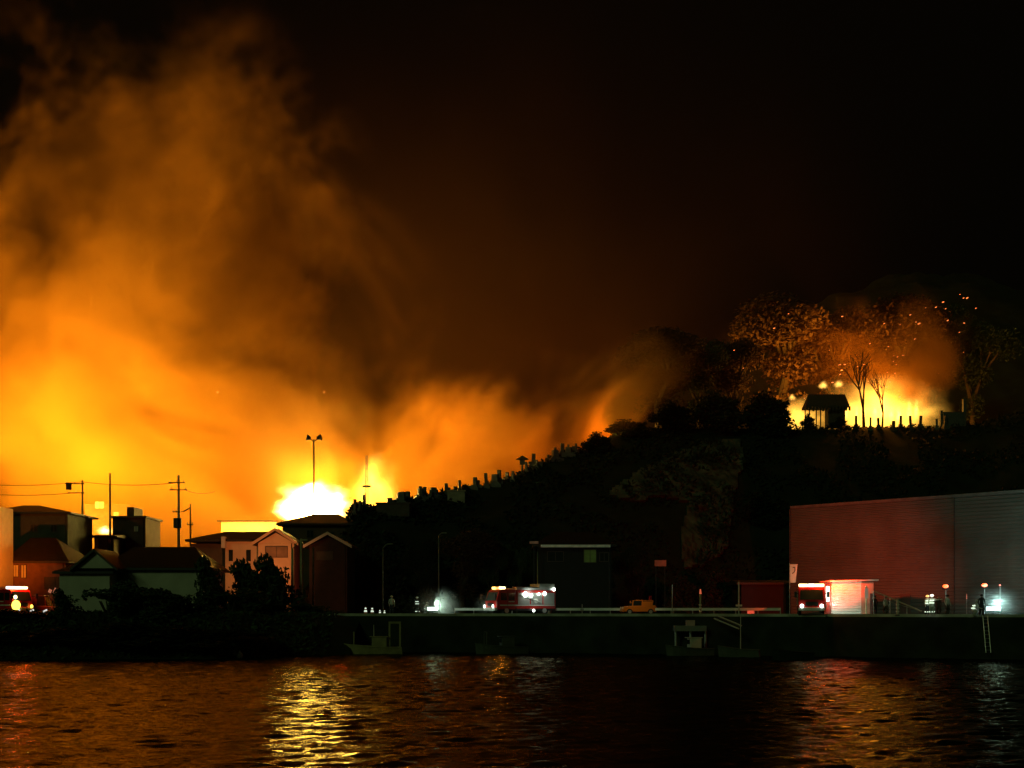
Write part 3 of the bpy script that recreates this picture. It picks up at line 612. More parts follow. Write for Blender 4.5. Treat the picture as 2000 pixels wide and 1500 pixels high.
# ------------------------------------------------------------------ vehicles (forward = -x)
def wheel(t,x,y,r=.42,wd=.26):
    s=-1 if y<0 else 1
    ty=MB().tube((x,y,r),(x,y-s*wd,r),r,r,18).build('tyre',M_black,None,smooth=False)
    rm=MB().tube((x,y+s*.01,r),(x,y-s*wd*.5,r),r*.6,r*.5,12).build('rim',M_silver,None)
    wl=empty('wheel',(0,0,0)); wl.parent=t; ty.parent=wl; rm.parent=wl
def fire_engine(loc,rz,label,barcol,bars,hl,hls,lockers=True,power=0):
    t=empty('fire_engine',loc,rz,label,'fire engine')
    MB().box((-3.4,-1.12,.42),(3.4,1.12,.75)).build('chassis',M_dark,t)
    prof=[(-3.55,.55),(-3.6,1.35),(-3.25,2.35),(-3.0,2.55),(-1.35,2.55),(-1.35,.55)]
    MB().prism(prof,-1.15,1.15).build('cab',M_red,t,bevel=.06)
    ws=MB(); ws.add([(-3.62,-1.0,1.42),(-3.62,1.0,1.42),(-3.30,.95,2.28),(-3.30,-.95,2.28),(-3.57,-1.0,1.42),(-3.57,1.0,1.42),(-3.25,.95,2.28),(-3.25,-.95,2.28)],[(0,1,2,3),(7,6,5,4),(0,4,5,1),(1,5,6,2),(2,6,7,3),(3,7,4,0)]).build('windscreen',mat('teal glass',(.03,.07,.06),.1),t)
    for s in (-1,1):
        y0,y1=(-1.175,-1.14) if s<0 else (1.14,1.175)
        MB().box((-3.1,y0,1.45),(-2.4,y1,2.2)).build('side_window',M_glass,t); MB().box((-2.2,y0,1.45),(-1.5,y1,2.2)).build('side_window',M_glass,t)
        d=MB().box((-2.3,s*1.152,.7),(-2.27,s*1.17,2.3)).build('door_seam',M_dark,t)
        MB().box((-2.2,s*1.153,1.28),(-1.5,s*1.18,1.36)).build('grab_rail',M_white,t)
        MB().box((-3.2,s*1.153,.9),(3.3,s*1.168,1.02)).build('white_stripe',M_white,t)
        MB().path([Vector((-3.5,s*1.15,1.9)),Vector((-3.85,s*1.35,2.0))],.03).build('mirror_arm',M_dark,t); MB().box((-3.95,s*1.28,1.6),(-3.85,s*1.5,2.1)).build('mirror',M_dark,t)
    MB().box((-1.3,-1.15,.6),(3.45,1.15,2.5)).build('body',M_red,t,bevel=.05)
    for s in (-1,1):
        for k,(a,b) in enumerate(((-1.1,.3),(.45,1.8),(1.95,3.25))):
            mb=MB(); z=1.05
            while z<2.2:
                y0,y1=sorted((s*1.153,s*(1.18 if int(z*10)%2 else 1.2))); mb.box((a,y0,z),(b,y1,z+.12)); z+=.13
            mb.build('roller_shutter',M_silver if k else M_silver,t)
    MB().box((-3.8,-1.15,.4),(-3.5,1.15,.72)).build('bumper',M_white,t,bevel=.05)
    MB().box((-3.66,-.55,.85),(-3.6,.55,1.2)).build('grille',M_dark,t)
    MB().box((-1.2,-1.0,2.503),(3.3,-.93,2.72)).build('roof_rail',M_steel,t); MB().box((-1.2,.93,2.503),(3.3,1.0,2.72)).build('roof_rail',M_steel,t)
    mb=MB(); mb.box((-1.0,-.5,2.75),(3.6,-.43,2.83)); mb.box((-1.0,.0,2.75),(3.6,.07,2.83))
    for i in range(14): mb.tube((-.9+i*.33,-.45,2.79),(-.9+i*.33,.03,2.79),.025)
    mb.build('ladder',M_steel,t)
    for s in (-1,1):
        wheel(t,-2.4,s*1.14); wheel(t,2.1,s*1.14)
        h=MB().ball((-3.84,s*.85,.95-.1),.17,12,8,.4,1,1).build('headlight',hls,t)
    for (a,b,mt_) in bars: MB().box((-2.9,a,2.58),(-2.45,b,2.82)).build('light_bar',mt_,t,bevel=.05)
    return t
E_w=emis('white lamp',(.85,1,.85),4); E_y=emis('amber lamp',(1,.62,.12),4); E_yw=emis('pale yellow lamp',(1,.9,.4),4); E_r=emis('red beacon',(1,.07,.01),3); E_g=emis('dim amber lamp',(1,.3,.02),1.6); E_hy=emis('yellow headlamp',(1,.7,.08),3)
YE=125.5
e1=fire_engine((XY(1018,YE),YE,ZR),R(31),'red fire engine with dazzling headlamps, facing the white floodlight on the quay',E_y,[(-1.0,-.45,E_yw),(-.44,.3,E_g),(.31,1.0,E_y)],None,E_w)
def local(t,p): return t.matrix_basis@Vector(p)
for (x,y,z,r,m_) in [(-.3,-1.32,2.05,.3,E_w),(.4,-1.3,1.95,.2,E_w),(1.3,-1.32,2.1,.16,E_w),(2.0,-1.32,2.15,.22,E_w),(3.2,-1.2,2.6,.2,E_w),(.7,-1.3,.42,.16,E_w)]:
    MB().ball((x,y,z),r,12,8,1,.4,1).build('work_lamp',m_,e1)
MB().path([Vector((-.9,-1.3,2.0)),Vector((1.6,-1.32,1.2))],.05).build('hose_line',M_silver,e1)
MB().ball((1.0,-1.25,1.4),.28,14,8,1,.35,1).build('pressure_gauge',M_white,e1)
MB().box((1.6,-1.0,2.75),(3.4,.9,3.15)).build('roof_locker',mat('grey locker',(.3,.32,.28),.5),e1)
spot('headlight_glow',local(e1,(-4.2,-.4,.9)),local(e1,(-8,0,0)),150,(.95,1,.7)); spot('work_lamp_glow',local(e1,(1.0,-2.6,2.3)),local(e1,(1.0,0,.8)),60,(.85,1,.85))
lamp('beacon_or_fill',local(e1,(-2.6,0,3.1)),160,(1,.35,.03),.1)
Y2=110.5
e2=fire_engine((XY(1583,Y2+2),Y2+2,ZR),R(78),'red fire engine seen nearly head-on at the warehouse corner, its light bar blazing',E_yw,[(-1.1,-.3,E_yw),(-.29,.3,E_w),(.31,1.1,E_yw)],None,E_w)
MB().box((-2.9,-1.55,1.25),(-1.9,-1.3,2.6)).build('lit_locker',emis('lit locker',(.85,1,.75),3.5),e2)
spot('beacon_or_fill',local(e2,(-2.5,-.6,3.2)),A+D*6+Vector((0,0,7)),900,(1,.045,.008),80)
spot('beacon_or_fill',Vector((XY(1592,113),108,8.0)),A+D*5+Vector((0,0,6.5)),17000,(1,.05,.008),84); lamp('beacon_or_fill',local(e2,(-3.6,-.6,3.5)),150,(1,.12,.02),.1)
spot('headlight_glow',Vector((XY(1630,109),108.8,ZR+1.0)),Vector((XY(1645,112),112,ZR+1.2)),260,(.8,1,.82),130)
Y0=121
e0=fire_engine((XY(-8,Y0+2),Y0+3,ZR),R(180-32),'fire engine at the picture edge with a blazing light bar and one large yellow headlamp',E_yw,[(-1.1,-.3,E_yw),(-.29,.3,E_w),(.31,1.1,E_w)],None,E_hy)
MB().ball((-3.75,.95,1.75),.2,12,8,.5,1,1).build('spot_lamp',E_yw,e0); MB().ball((-3.85,.95,.95),.5,14,8,.3,1,1).build('large_headlamp',E_hy,e0)
lamp('beacon_or_fill',local(e0,(-3.2,0,3.8)),500,(1,.1,.012),.25)
spot('beacon_or_fill',local(e0,(1.0,-1,3.6)),at(-20,1050,136),12000,(1,.2,.008),75)
# small vans and cars
def car(name,loc,rz,label,cat,L,H,paint,kind='hatch',rack=False):
    t=empty(name,loc,rz,label,cat); h=L/2
    lo=[(-h,.3),(-h-.02,.62),(-h+.15,.82),(-h+.75,.9),(h-.12,.95),(h,.7),(h,.3)]
    MB().prism(lo,-.74,.74).build('body',paint,t,bevel=.06)
    up=[(-h+.7,.88),(-h+1.15,H-.05),(-h+1.4,H),(h-.35,H),(h-.1,.93)]
    MB().prism(up,-.68,.68).build('cabin',M_glass,t,bevel=.04)
    MB().box((-h+1.2,-.67,H-.02),(h-.33,.67,H+.05)).build('roof',paint,t,bevel=.03)
    for s in (-1,1):
        mb=MB()
        for a in (-h+.95,-h+1.9,h-.45): mb.prism([(a-.05,.88),(a+.05,.88),(a+.12,H),(a+.02,H)],s*.69-.02,s*.69+.02)
        mb.build('pillar',paint,t)
        if cat=='van' or kind=='van': MB().box((-h+1.95,min(s*.7,s*.735),.9),(h-.4,max(s*.7,s*.735),H-.08)).build('side_panel',paint,t)
        wheel(t,-h+.65,s*.76,.3,.2); wheel(t,h-.6,s*.76,.3,.2)
        MB().ball((-h,s*.55,.7),.12,10,6,.5,1,1).build('headlight',M_white,t); MB().box((h,s*.6-.08,.6),(h+.03,s*.6+.08,.85)).build('tail_light',mat('tail lens',(.4,.01,.01),.2),t)
    MB().box((-h-.08,-.7,.3),(-h+.05,.7,.5)).build('bumper',paint,t)
    if rack:
        for s in (-.4,.4): MB().path([Vector((h-.5,s,H+.05)),Vector((h-.5,s,H+.5))],.035).build('roof_post',M_red,t)
    return t
car('small_car',(XY(1247,124),124,ZR),R(6),'small orange car parked on the quay between two thin signposts','car',3.4,1.42,M_orange,'van',True)
spot('car_fill',Vector((XY(1238,119.5),121,ZR+3.6)),Vector((XY(1247,124),124,ZR+.6)),90,(1,.75,.4),80)  # added fill aimed at the car, no lit lamp stands here
car('parked_van',(XY(74,126),126,ZR),R(175),'dark boxy van with a red-lit side, beside the fire engine at the picture edge','van',4.2,1.9,mat('dark red paint',(.12,.02,.015),.4),'van')
# ------------------------------------------------------------------ people
M_skin=mat('skin',(.45,.3,.22),.6); M_jkt=mat('silver jacket',(.6,.62,.6),.5); M_nav=mat('navy coat',(.03,.035,.05),.7); M_bandglow=emis('band glow',(.8,1,.8),.9)  # band material emits, in place of lamplight thrown back
M_brt=mat('bright coat',(.8,.8,.72),.5)
def person(px,Y,label,coat,legs,helmet,h=1.72,pose='stand',face=0,bands=True,group=None,bandmat=None):
    t=empty('person',(XY(px,Y),Y,ZR),face,label,'person',group); k=h/1.72
    V=[];E=[];RR=[]
    def v(p,r): V.append(Vector(p)*k); RR.append(r*k); return len(V)-1
    def e(a,b): E.append((a,b)); return b
    crouch= pose=='crouch'; zh=.5 if crouch else .92; lean=.28 if crouch else .03
    hp_=v((0,0,zh),.16); ch=e(hp_,v((0,-lean*.6,zh+.28),.15)); sh=e(ch,v((0,-lean,zh+.5),.13)); nk=e(sh,v((0,-lean*1.1,zh+.6),.06)); hd=e(nk,v((0,-lean*1.2,zh+.68),.085)); e(hd,v((0,-lean*1.25,zh+.78),.075))
    for s in (-1,1):
        a=e(hp_,v((s*.1,0,zh-.06),.105))
        if crouch: b=e(a,v((s*.17,-.38,.42),.075)); c=e(b,v((s*.15,-.1,.1),.055)); 
        else:
            st=.1*s if pose=='walk' else .02; b=e(a,v((s*.12,-.03-st,.48),.075)); c=e(b,v((s*.13,st,.09),.05))
        e(c,v((s*.14,V[c].y/k-.2,.05),.045))
        u=e(sh,v((s*.2,-lean,zh+.48),.07))
        if pose=='point' and s>0: el=e(u,v((.45,-lean-.1,zh+.42),.05)); wr_=e(el,v((.7,-lean-.15,zh+.46),.035)); d=Vector((1,-.1,.05))
        elif crouch: el=e(u,v((s*.26,-lean-.2,zh+.25),.05)); wr_=e(el,v((s*.16,-lean-.42,zh+.15),.035)); d=Vector((0,-1,-.2))
        else: el=e(u,v((s*.27,-lean+.02,zh+.22),.05)); wr_=e(el,v((s*.25,-lean-.12,zh+.0),.035)); d=Vector((0,-.3,-1))
        d.normalize(); side=d.orthogonal().normalized(); w0=V[wr_]/k; pm=e(wr_,v(w0+d*.06,.03))
        for f in range(4): 
            q=e(pm,v(w0+d*.1+side*(f-1.5)*.02,.009)); e(q,v(w0+d*(.16+.01*(f%2))+side*(f-1.5)*.024+Vector((0,-.015,0)),.008))
        q=e(wr_,v(w0+d*.05+side*.045,.011)); e(q,v(w0+d*.09+side*.07,.009))
    me=bpy.data.meshes.new('body'); me.from_pydata(V,E,[]); me.materials.append(coat); o=bpy.data.objects.new('body',me); COL.objects.link(o); o.parent=t
    m_=o.modifiers.new('skin','SKIN'); m_.use_smooth_shade=True
    for i,sv in enumerate(me.skin_vertices[0].data): sv.radius=(RR[i],RR[i]); sv.use_root=(i==0)
    sb=o.modifiers.new('sub','SUBSURF'); sb.levels=1; sb.render_levels=1
    c=V[hd]
    MB().ball(c+Vector((0,-.01,.04))*k,.1*k,12,8,.85,1,1.15).ball(c+Vector((0,-.115,.03))*k,.018*k,6,4).ball(c+Vector((-.085,0,.03))*k,.02*k,6,4).ball(c+Vector((.085,0,.03))*k,.02*k,6,4).build('head',M_skin,t,smooth=True)
    hm=MB(); hm.ball(c+Vector((0,.0,.1))*k,.135*k,14,8,1,1.1,.75); hm.tube(c+Vector((0,-.01,.075))*k,c+Vector((0,-.01,.095))*k,.18*k,.16*k,14); hm.build('helmet',helmet,t,smooth=True)
    # trousers
    mb=MB()
    for s in (-1,1):
        if crouch: mb.tube((s*.1*k,0,(zh-.02)*k),(s*.17*k,-.38*k,.42*k),.125*k,.1*k,10).tube((s*.17*k,-.38*k,.42*k),(s*.15*k,-.1*k,.12*k),.095*k,.075*k,10)
        else:
            st=.1*s if pose=='walk' else .02; mb.tube((s*.09*k,0,(zh+.02)*k),(s*.12*k,(-.03-st)*k,.48*k),.13*k,.095*k,10).tube((s*.12*k,(-.03-st)*k,.48*k),(s*.13*k,st*k,.1*k),.095*k,.075*k,10)
    mb.build('trousers',legs,t,smooth=True)
    if bands:
        bm_=bandmat or M_bandglow
        for z in (.12,.34): MB().tube((0,-lean*z*1.6*k,(zh+z)*k),(0,-lean*z*1.6*k,(zh+z+.07)*k),.19*k,.19*k,14).build('reflective_band',bm_,t)
        if not crouch:
            for s in (-1,1): MB().tube((s*.13*k,0,.3*k),(s*.13*k,0,.37*k),.105*k,.105*k,12).build('leg_band',bm_,t)
    return t
G='people working on the quay'
M_wh=mat('white helmet',(.85,.85,.8),.3)
M_glow=emis('lit white coat',(1,.95,1),.28)
person(765,122.5,'person in a pale grey coat and white helmet standing by the thin street lamp',M_jkt,M_nav,M_wh,1.85,'stand',.3,False,G)
person(815,122.5,'person in dark kit with white helmet and bright bands, beside the floodlight',M_nav,M_nav,M_wh,1.75,'walk',-.4,True,G)
person(831,123,'crouching person in a bright coat right next to the quay floodlight',M_brt,M_nav,M_wh,1.6,'crouch',.6,True,G)
person(841,124.5,'dim standing person behind the quay floodlight glare',M_nav,M_nav,M_dark,1.7,'stand',.2,False,G)
Yq=105.5
person(1811,Yq,'firefighter with amber-glowing helmet and reflective bands, at the foot of the handrail',M_brt,M_nav,emis('orange glowing helmet',(1,.4,.1),2),1.7,'stand',.2,True,G,emis('strong band glow',(.8,1,.75),1.6))  # helmet and bands emit, imitating lamplight on them
person(1820,Yq-.3,'firefighter in brightly lit banded kit pointing with one arm',M_brt,M_jkt,emis('glowing helmet',(1,1,.85),3),1.75,'point',-.1,True,G,emis('strong band glow',(.8,1,.75),1.6))  # helmet glow and band glow are emission, not received light
person(1850,107,'dim figure in dark clothes below the first red beacon',M_jkt,M_siding,M_dark,1.75,'stand',.4,False,G)
person(1833,107.5,'shorter dim figure just behind the pointing firefighter',M_siding,M_siding,M_steel,1.6,'walk',.2,False,G)
person(1900,Yq-1.5,'bent firefighter in glaring white and yellow kit beside the brightest floodlight',M_brt,M_jkt,mat('silver helmet',(.6,.7,.7),.3),1.7,'crouch',.9,True,G,emis('strong band glow',(.8,1,.75),1.6))  # bands emit to imitate floodlight on them
person(1917,103.6,'dark figure with small pale chest bars below the second red beacon',M_nav,M_nav,M_dark,1.75,'stand',0,False,G)
person(1708,109,'dark figure standing in the doorway of the lit shed',M_nav,M_nav,M_dark,1.7,'stand',.2,False,G)
person(1729,108,'person carrying gear in dim green light beside the shed',M_jkt,M_siding,M_steel,1.6,'walk',.5,False,G)
# flood lights
def flood(px,Y,label,power,col,wdt=.8):
    t=empty('floodlight',(XY(px,Y),Y,ZR),.2,label,'floodlight')
    MB().box((-.3,-.2,0),(.3,.2,.1)).build('base',M_dark,t); MB().tube((0,0,.103),(0,0,.45),.04).build('stand',M_dark,t)
    MB().cbox((0,.08,.6),(wdt,.12,.34)).build('housing',M_dark,t); MB().cbox((0,-.02,.6),(wdt*.94,.06,.3)).build('lens',emis('flood lens %d'%px,col,6),t)
    spot('floodlight_glow',Vector((XY(px,Y)+.2,Y-.3,ZR+1.15)),Vector((XY(px,Y)+(4 if px>1500 else 9),Y+(6 if px>1500 else 4),ZR+(1.6 if px>1500 else .6))),power,col,150)
flood(845,121.2,'portable floodlight glaring greenish white on the quay edge',500,(.7,1,.8),1.1)
flood(1940,104.6,'widest and brightest floodlight, at the quay edge below the red beacons',700,(.6,1,.95),1.4)
spot('yard_light',Vector((XY(2130,103),103,9)),A+D*15+Vector((0,0,8)),1500,(.4,1,.85),100)
def glare_halo(px,py,Y,r,dn,label):  # added volume balls that imitate lens glare round bright lamps
    m=bpy.data.materials.new('glare_halo'); m.use_nodes=True; nt=m.node_tree; nt.nodes.clear(); N=nt.nodes.new
    out=N('ShaderNodeOutputMaterial'); pv=N('ShaderNodeVolumePrincipled'); pv.inputs['Color'].default_value=(.9,.95,.9,1)
    tc=N('ShaderNodeTexCoord'); g=N('ShaderNodeTexGradient'); g.gradient_type='SPHERICAL'; nt.links.new(tc.outputs['Object'],g.inputs[0])
    p=N('ShaderNodeMath'); p.operation='POWER'; nt.links.new(g.outputs['Fac'],p.inputs[0]); p.inputs[1].default_value=2
    k=N('ShaderNodeMath'); k.operation='MULTIPLY'; nt.links.new(p.outputs[0],k.inputs[0]); k.inputs[1].default_value=dn; nt.links.new(k.outputs[0],pv.inputs['Density']); nt.links.new(pv.outputs[0],out.inputs['Volume'])
    o=MB().ball((0,0,0),1,16,10).build('glare_halo',m); o.location=at(px,py,Y); o.scale=(r,r,r*.8); tag(o,label,'glare_halo',kind='stuff')
glare_halo(849,1186,121.2,3.0,.4,'added halo imitating lens glare round the floodlight on the quay')
glare_halo(1942,1188,104.6,3.0,.4,'added halo imitating lens glare round the brightest floodlight')
glare_halo(1632,1172,109.5,1.8,.25,'added white halo imitating glare before the small shed')
glare_halo(953,1182,124.5,1.8,.35,'added halo imitating lens glare before the fire engine headlamps')
# red beacon posts
def beacon(px,top,Y,label,big=True):
    X=XY(px,Y); H=ZY(top,Y)-ZR; t=empty('warning_beacon',(X,Y,ZR),0,label,'beacon','red beacons on posts by the warehouse')
    MB().tube((0,0,0),(0,0,H-.15),.05,.04).build('post',M_steel,t); MB().tube((0,0,0),(0,0,.06),.25,.22,12).build('foot',M_dark,t)
    MB().ball((0,0,H),.2 if big else .08,12,8,1.3 if big else 1,1,.8).build('lamp',emis('beacon lens',(1,.1,.012),4) if big else E_r,t)
    if big: MB().tube((0,0,H-.3),(0,0,H-.2),.3,.3,12).build('collar',M_dark,t)
    spot('beacon_or_fill',Vector((X,Y+.35,ZR+H+.1)),Vector((X,Y+8,ZR+H)),300 if big else 10,(1,.06,.01),150)
beacon(1847,1145,109,'red beacon on a post, nearer the lit shed')
beacon(1923,1143,108,'red beacon on a post above the brightest floodlight')
beacon(1953,1143,108.5,'tiny red lamp on a thin post beside the two big beacons',False)
t=empty('warning_beacon',(XY(532,131),131,ZR),0,'added red lamp on a tripod, unseen behind the leafy tree','beacon')  # added lamp to account for the glow on the salmon house
for a in range(3): MB().tube((.5*math.cos(a*2.1),.5*math.sin(a*2.1),0),(0,0,1.4),.03).build('leg',M_dark,t)
MB().ball((0,0,1.55),.15,12,8).build('lamp',E_r,t)
spot('beacon_or_fill',Vector((XY(520,131),130.5,6.6)),at(505,1085,141),2800,(1,.3,.08),85)  # added warm fill for the salmon house front, placed above the tripod
lamp('beacon_or_fill',Vector((XY(665,134),134,5.5)),120,(1,.05,.005),.3)  # added red fill for slope and gabled house, source unseen
# banner sign
Yb=112; spot('beacon_or_fill',at(1570,1150,108.5),at(1554,1120,112),70,(1,.12,.04),60)
t=empty('banner_sign',(XY(1550,Yb),Yb,ZR),0,'tall white banner with one dark curved mark, red-lit beside the head-on fire engine','banner')
zb0,zb1=ZY(1138,Yb)-ZR,ZY(1102,Yb)-ZR
MB().tube((-.36,0,0),(-.36,0,zb1+.1),.03).build('pole',M_steel,t)
MB().add([(-.3,-.01,zb0),(.18,-.01,zb0),(.36,-.01,zb1),(-.33,-.01,zb1),(-.3,.01,zb0),(.18,.01,zb0),(.36,.01,zb1),(-.33,.01,zb1)],[(0,1,2,3),(7,6,5,4),(0,4,5,1),(1,5,6,2),(2,6,7,3),(3,7,4,0)]).build('cloth',M_white,t)
zm=zb1-.3
MB().path([Vector((-.08,-.03,zm)),Vector((.12,-.03,zm+.02)),Vector((.12,-.03,zm-.25)),Vector((.02,-.03,zm-.45)),Vector((-.14,-.03,zm-.55))],.035,5).build('mark',M_black,t)
# handrail / ramp
t=empty('handrail',(XY(1706,108),108,ZR),0,'pale sloping handrail running down from the shed to the firefighters','handrail')
p0,p1=at(1706,1154,108),at(1800,1194,106)
MB().path([p0,p1],.06).build('rail',M_cream,t,True); MB().path([p0-Vector((0,0,.5)),p1-Vector((0,0,.02))],.03).build('lower_rail',M_steel,t,True)
for s in (0,.35,.7): 
    q=p0.lerp(p1,s); MB().tube((q.x,q.y,ZR),q,.04).build('post',M_steel,t,True)
# signposts and quay posts
def post(px,top,Y,label,tip=None,board=None,r=.04,m=M_steel,bot=None,name='signpost',rings=False):
    X=XY(px,Y); H=ZY(top,Y)-ZR; t=empty(name,(X,Y,ZR),0,label,'post')
    MB().tube((0,0,0),(0,0,H),r,r).build('post',m,t); MB().tube((0,0,0),(0,0,.08),r*3,r*2.5).build('foot',M_dark,t)
    if tip: MB().tube((0,0,H+.003),(0,0,H+.45),r*1.3,r*.6).build('tip',tip,t)
    if board: MB().box((-board[0]/2,-.05,board[2]-board[1]/2),(board[0]/2,-r-.001,board[2]+board[1]/2)).build('board',board[3],t)
    if rings:
        for i in range(3): MB().tube((0,0,.3+i*.3),(0,0,.42+i*.3),r*1.5,r*1.5).build('band',M_white,t)
    return t
M_tip=emis('red tip',(1,.12,.05),.5)
post(1368,1160,117,'banded pole with a small red tip on the quay beyond the orange car',M_tip,None,.09,M_gp,rings=True)
post(1443,1136,114,'tallest quay pole, with a small white board, near the moored boats',None,(.6,.18,.9,M_white),.07,M_cream)
post(1313,1142,122,'thin dim signpost right behind the orange car',None,(.35,.35,.25,M_steel),.045)
post(1137,1180,123,'short post with a round marker between fire engine and orange car',None,(.35,.25,.5,M_steel),.04)
post(1753,1170,107,'pale banded bollard pole in front of the red-lit wall',None,None,.1,M_cream,rings=True)
post(1692,1144,110.5,'pale pipe post at the corner of the lit shed',None,(.3,.9,2.0,M_cream),.08,M_gp)
post(1613,1168,109,'pale post standing before the head-on fire engine',None,None,.05,M_cream)
post(1888,1170,106.5,'leaning red light stick near the bent firefighter',M_tip,None,.03)
t=empty('signboard',(XY(1290,138),138,ZR),0,'small dull red signboard on posts under the pale cliff','sign')
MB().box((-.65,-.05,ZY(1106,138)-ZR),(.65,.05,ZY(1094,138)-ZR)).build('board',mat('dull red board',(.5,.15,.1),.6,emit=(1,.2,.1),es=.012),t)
for x in (-.5,.5): MB().tube((x,.1,0),(x,.1,ZY(1096,138)-ZR),.04).build('post',M_dark,t)
t=empty('signboard',(XY(1043,138),138,ZR),0,'little pink sign at the end of the dark shop gutter','sign')
MB().box((-.5,-.05,ZY(1062,138)-ZR),(.5,.05,ZY(1057,138)-ZR)).build('board',mat('pink board',(.6,.3,.28),.6),t); MB().tube((0,.1,0),(0,.1,ZY(1060,138)-ZR),.04).build('post',M_dark,t)
# cones
def cone():
    t=empty('traffic_cone',(0,0,0)); MB().box((-.2,-.2,0),(.2,.2,.04)).build('base',M_black,t)
    MB().tube((0,0,.043),(0,0,.72),.16,.03,12).build('cone',mat('orange plastic',(.7,.12,.02),.5),t)
    MB().tube((0,0,.25),(0,0,.4),.14,.108,12).build('band',M_bandglow,t); MB().tube((0,0,.5),(0,0,.62),.088,.062,12).build('band',M_bandglow,t); return t  # cone bands glow by emission instead of reflecting
c0=cone()
for i,(px,s,lb) in enumerate([(714,1.15,'tall traffic cone with two white bands, farthest from the person in grey'),(727,1.1,'tall traffic cone standing second along from the dark bushes'),(742,.75,'short traffic cone near the thin street lamp'),(751,.7,'short traffic cone at the feet of the person in grey')]):
    o=c0 if i==0 else copy_tree(c0); o.location=(XY(px,121.9),121.9,ZR); o.scale=(s,s,s); tag(o,lb,'traffic cone','traffic cones on the quay')
# guard rail
t=empty('guard_rail',(0,edge_y(0)+2.2,ZR),0,'long pale guard rail along the back of the quay road','guard rail')
mb=MB(); pts=[Vector((XY(p,edge_y(0)+0),0,0)) for p in ()]
xs_=[-6+i*2 for i in range(17)]
for a,b in zip(xs_,xs_[1:]):
    ya,yb_=edge_y(a)+2.6+6,edge_y(b)+2.6+6
    mb.add([(a,ya,ZR+.42),(b,yb_,ZR+.42),(b,yb_,ZR+.68),(a,ya,ZR+.68),(a,ya+.06,ZR+.42),(b,yb_+.06,ZR+.42),(b,yb_+.06,ZR+.68),(a,ya+.06,ZR+.68)],[(0,1,2,3),(7,6,5,4),(0,4,5,1),(2,6,7,3)])
mb.build('beam',M_white,t,True)
for a in xs_: MB().tube((a,edge_y(a)+8.72,ZR),(a,edge_y(a)+8.72,ZR+.7),.05).build('post',M_steel,t,True)
# reflectors at left
for px,lb in ((35,'white glowing reflector stake under the yellow headlamp'),(62,'white glowing reflector stake below the van front'),(88,'white glowing reflector stake below the van rear')):
    Y=114; X=XY(px,Y); z=ZY(1193,Y); t=empty('reflector_stake',(X,Y,z-.6),0,lb,'reflector','white glowing reflector stakes along the bank')
    MB().tube((0,0,-.5),(0,0,.5),.03).build('stake',M_steel,t); MB().cbox((0,-.05,.6),(.46,.05,.14),0,-.45).build('reflector',emis('white glowing reflector',(1,.95,.9),.8),t)  # reflector face emits, imitating returned lamplight
for px,lb in ((98,'small pink lamp mark beside the pale house wing'),(108,'taller red lamp board beside the small pink one')):
    Y=121; t=empty('lamp_board',(XY(px,Y),Y,ZR),0,lb,'marker'); MB().tube((0,0,0),(0,0,2.2),.03).build('post',M_steel,t); MB().cbox((0,-.05,2.35),(.3,.04,.35 if px<100 else .6),0,.4).build('board',emis('pink board glow',(1,.25,.15),.35),t)  # glowing board drawn for a small lamp
# ------------------------------------------------------------------ boats
def boat(px,Y,L,rz,label,hull,cabin=True,frame=False,mast=0,cm=None,arch=False):
    t=empty('fishing_boat',(XY(px,Y),Y,-.15),rz,label,'boat','boats moored below the quay'); n=9; mb=MB(); sec=[]
    for i in range(n):
        s=i/(n-1); wd=L*.17*(1-(1-s)**3 if s<.5 else .875+.1*(s-.5)); wd=L*.15*min(1,(s*2.2)**.6+.02); z=.75+.35*(1-s)**2
        sec.append([(-L/2+s*L,-wd,z),(-L/2+s*L+.1,-wd*.7,.05),(-L/2+s*L+.15,0,-.2),(-L/2+s*L+.1,wd*.7,.05),(-L/2+s*L,wd,z)])
    for q in sec: mb.v+=[Vector(p) for p in q]
    for i in range(n-1):
        for j in range(4): mb.f.append((i*5+j,i*5+j+1,i*5+5+j+1,i*5+5+j))
    mb.f.append([0,4,3,2,1]); mb.f.append([(n-1)*5+j for j in range(5)])
    for i in range(n-1): mb.v+= []; 
    mb.build('hull',hull,t)
    mb=MB(); mb.add([(q[0][0],q[0][1]*.95,q[0][2]-.15) for q in sec]+[(q[4][0],q[4][1]*.95,q[4][2]-.15) for q in sec],[(i,i+1,n+i+1,n+i) for i in range(n-1)]); mb.build('deck',M_wood,t)
    mb=MB(); mb.path([Vector(q[0])+Vector((0,0,.03)) for q in sec],.06); mb.path([Vector(q[4])+Vector((0,0,.03)) for q in sec],.06); mb.build('gunwale',hull,t)
    cm=cm or M_cream
    if cabin:
        MB().box((0,-L*.09,.6),(L*.25,L*.09,1.75)).build('cabin',cm,t,bevel=.05); MB().box((-.02,-L*.07,1.2),(.03,L*.07,1.6)).build('cabin_window',M_glass,t); MB().box((-.2,-L*.1,1.753),(L*.27,L*.1,1.83)).build('cabin_roof',cm,t)
    if frame:
        mb=MB(); x=-L*.3
        for s in (-1,1): mb.tube((x,s*.4,.6),(x,s*.4,2.2),.06)
        mb.tube((x,-.4,2.2),(x,.4,2.2),.06); mb.build('bow_frame',cm,t)
    if arch:
        mb=MB()
        for x in (L*.3,L*.48): mb.box((x-.08,-.1,.6),(x+.08,.1,3.0))
        mb.box((L*.3-.08,-.1,3.003),(L*.48+.08,.1,3.2)); mb.build('stern_arch',cm,t)
    if mast: MB().tube((.2,0,.6),(.2,0,mast),.05,.03).build('mast',M_cream,t)
    return t
M_hull=mat('yellowish hull',(.3,.26,.13),.6); M_hd=mat('grey hull',(.07,.08,.06),.6)
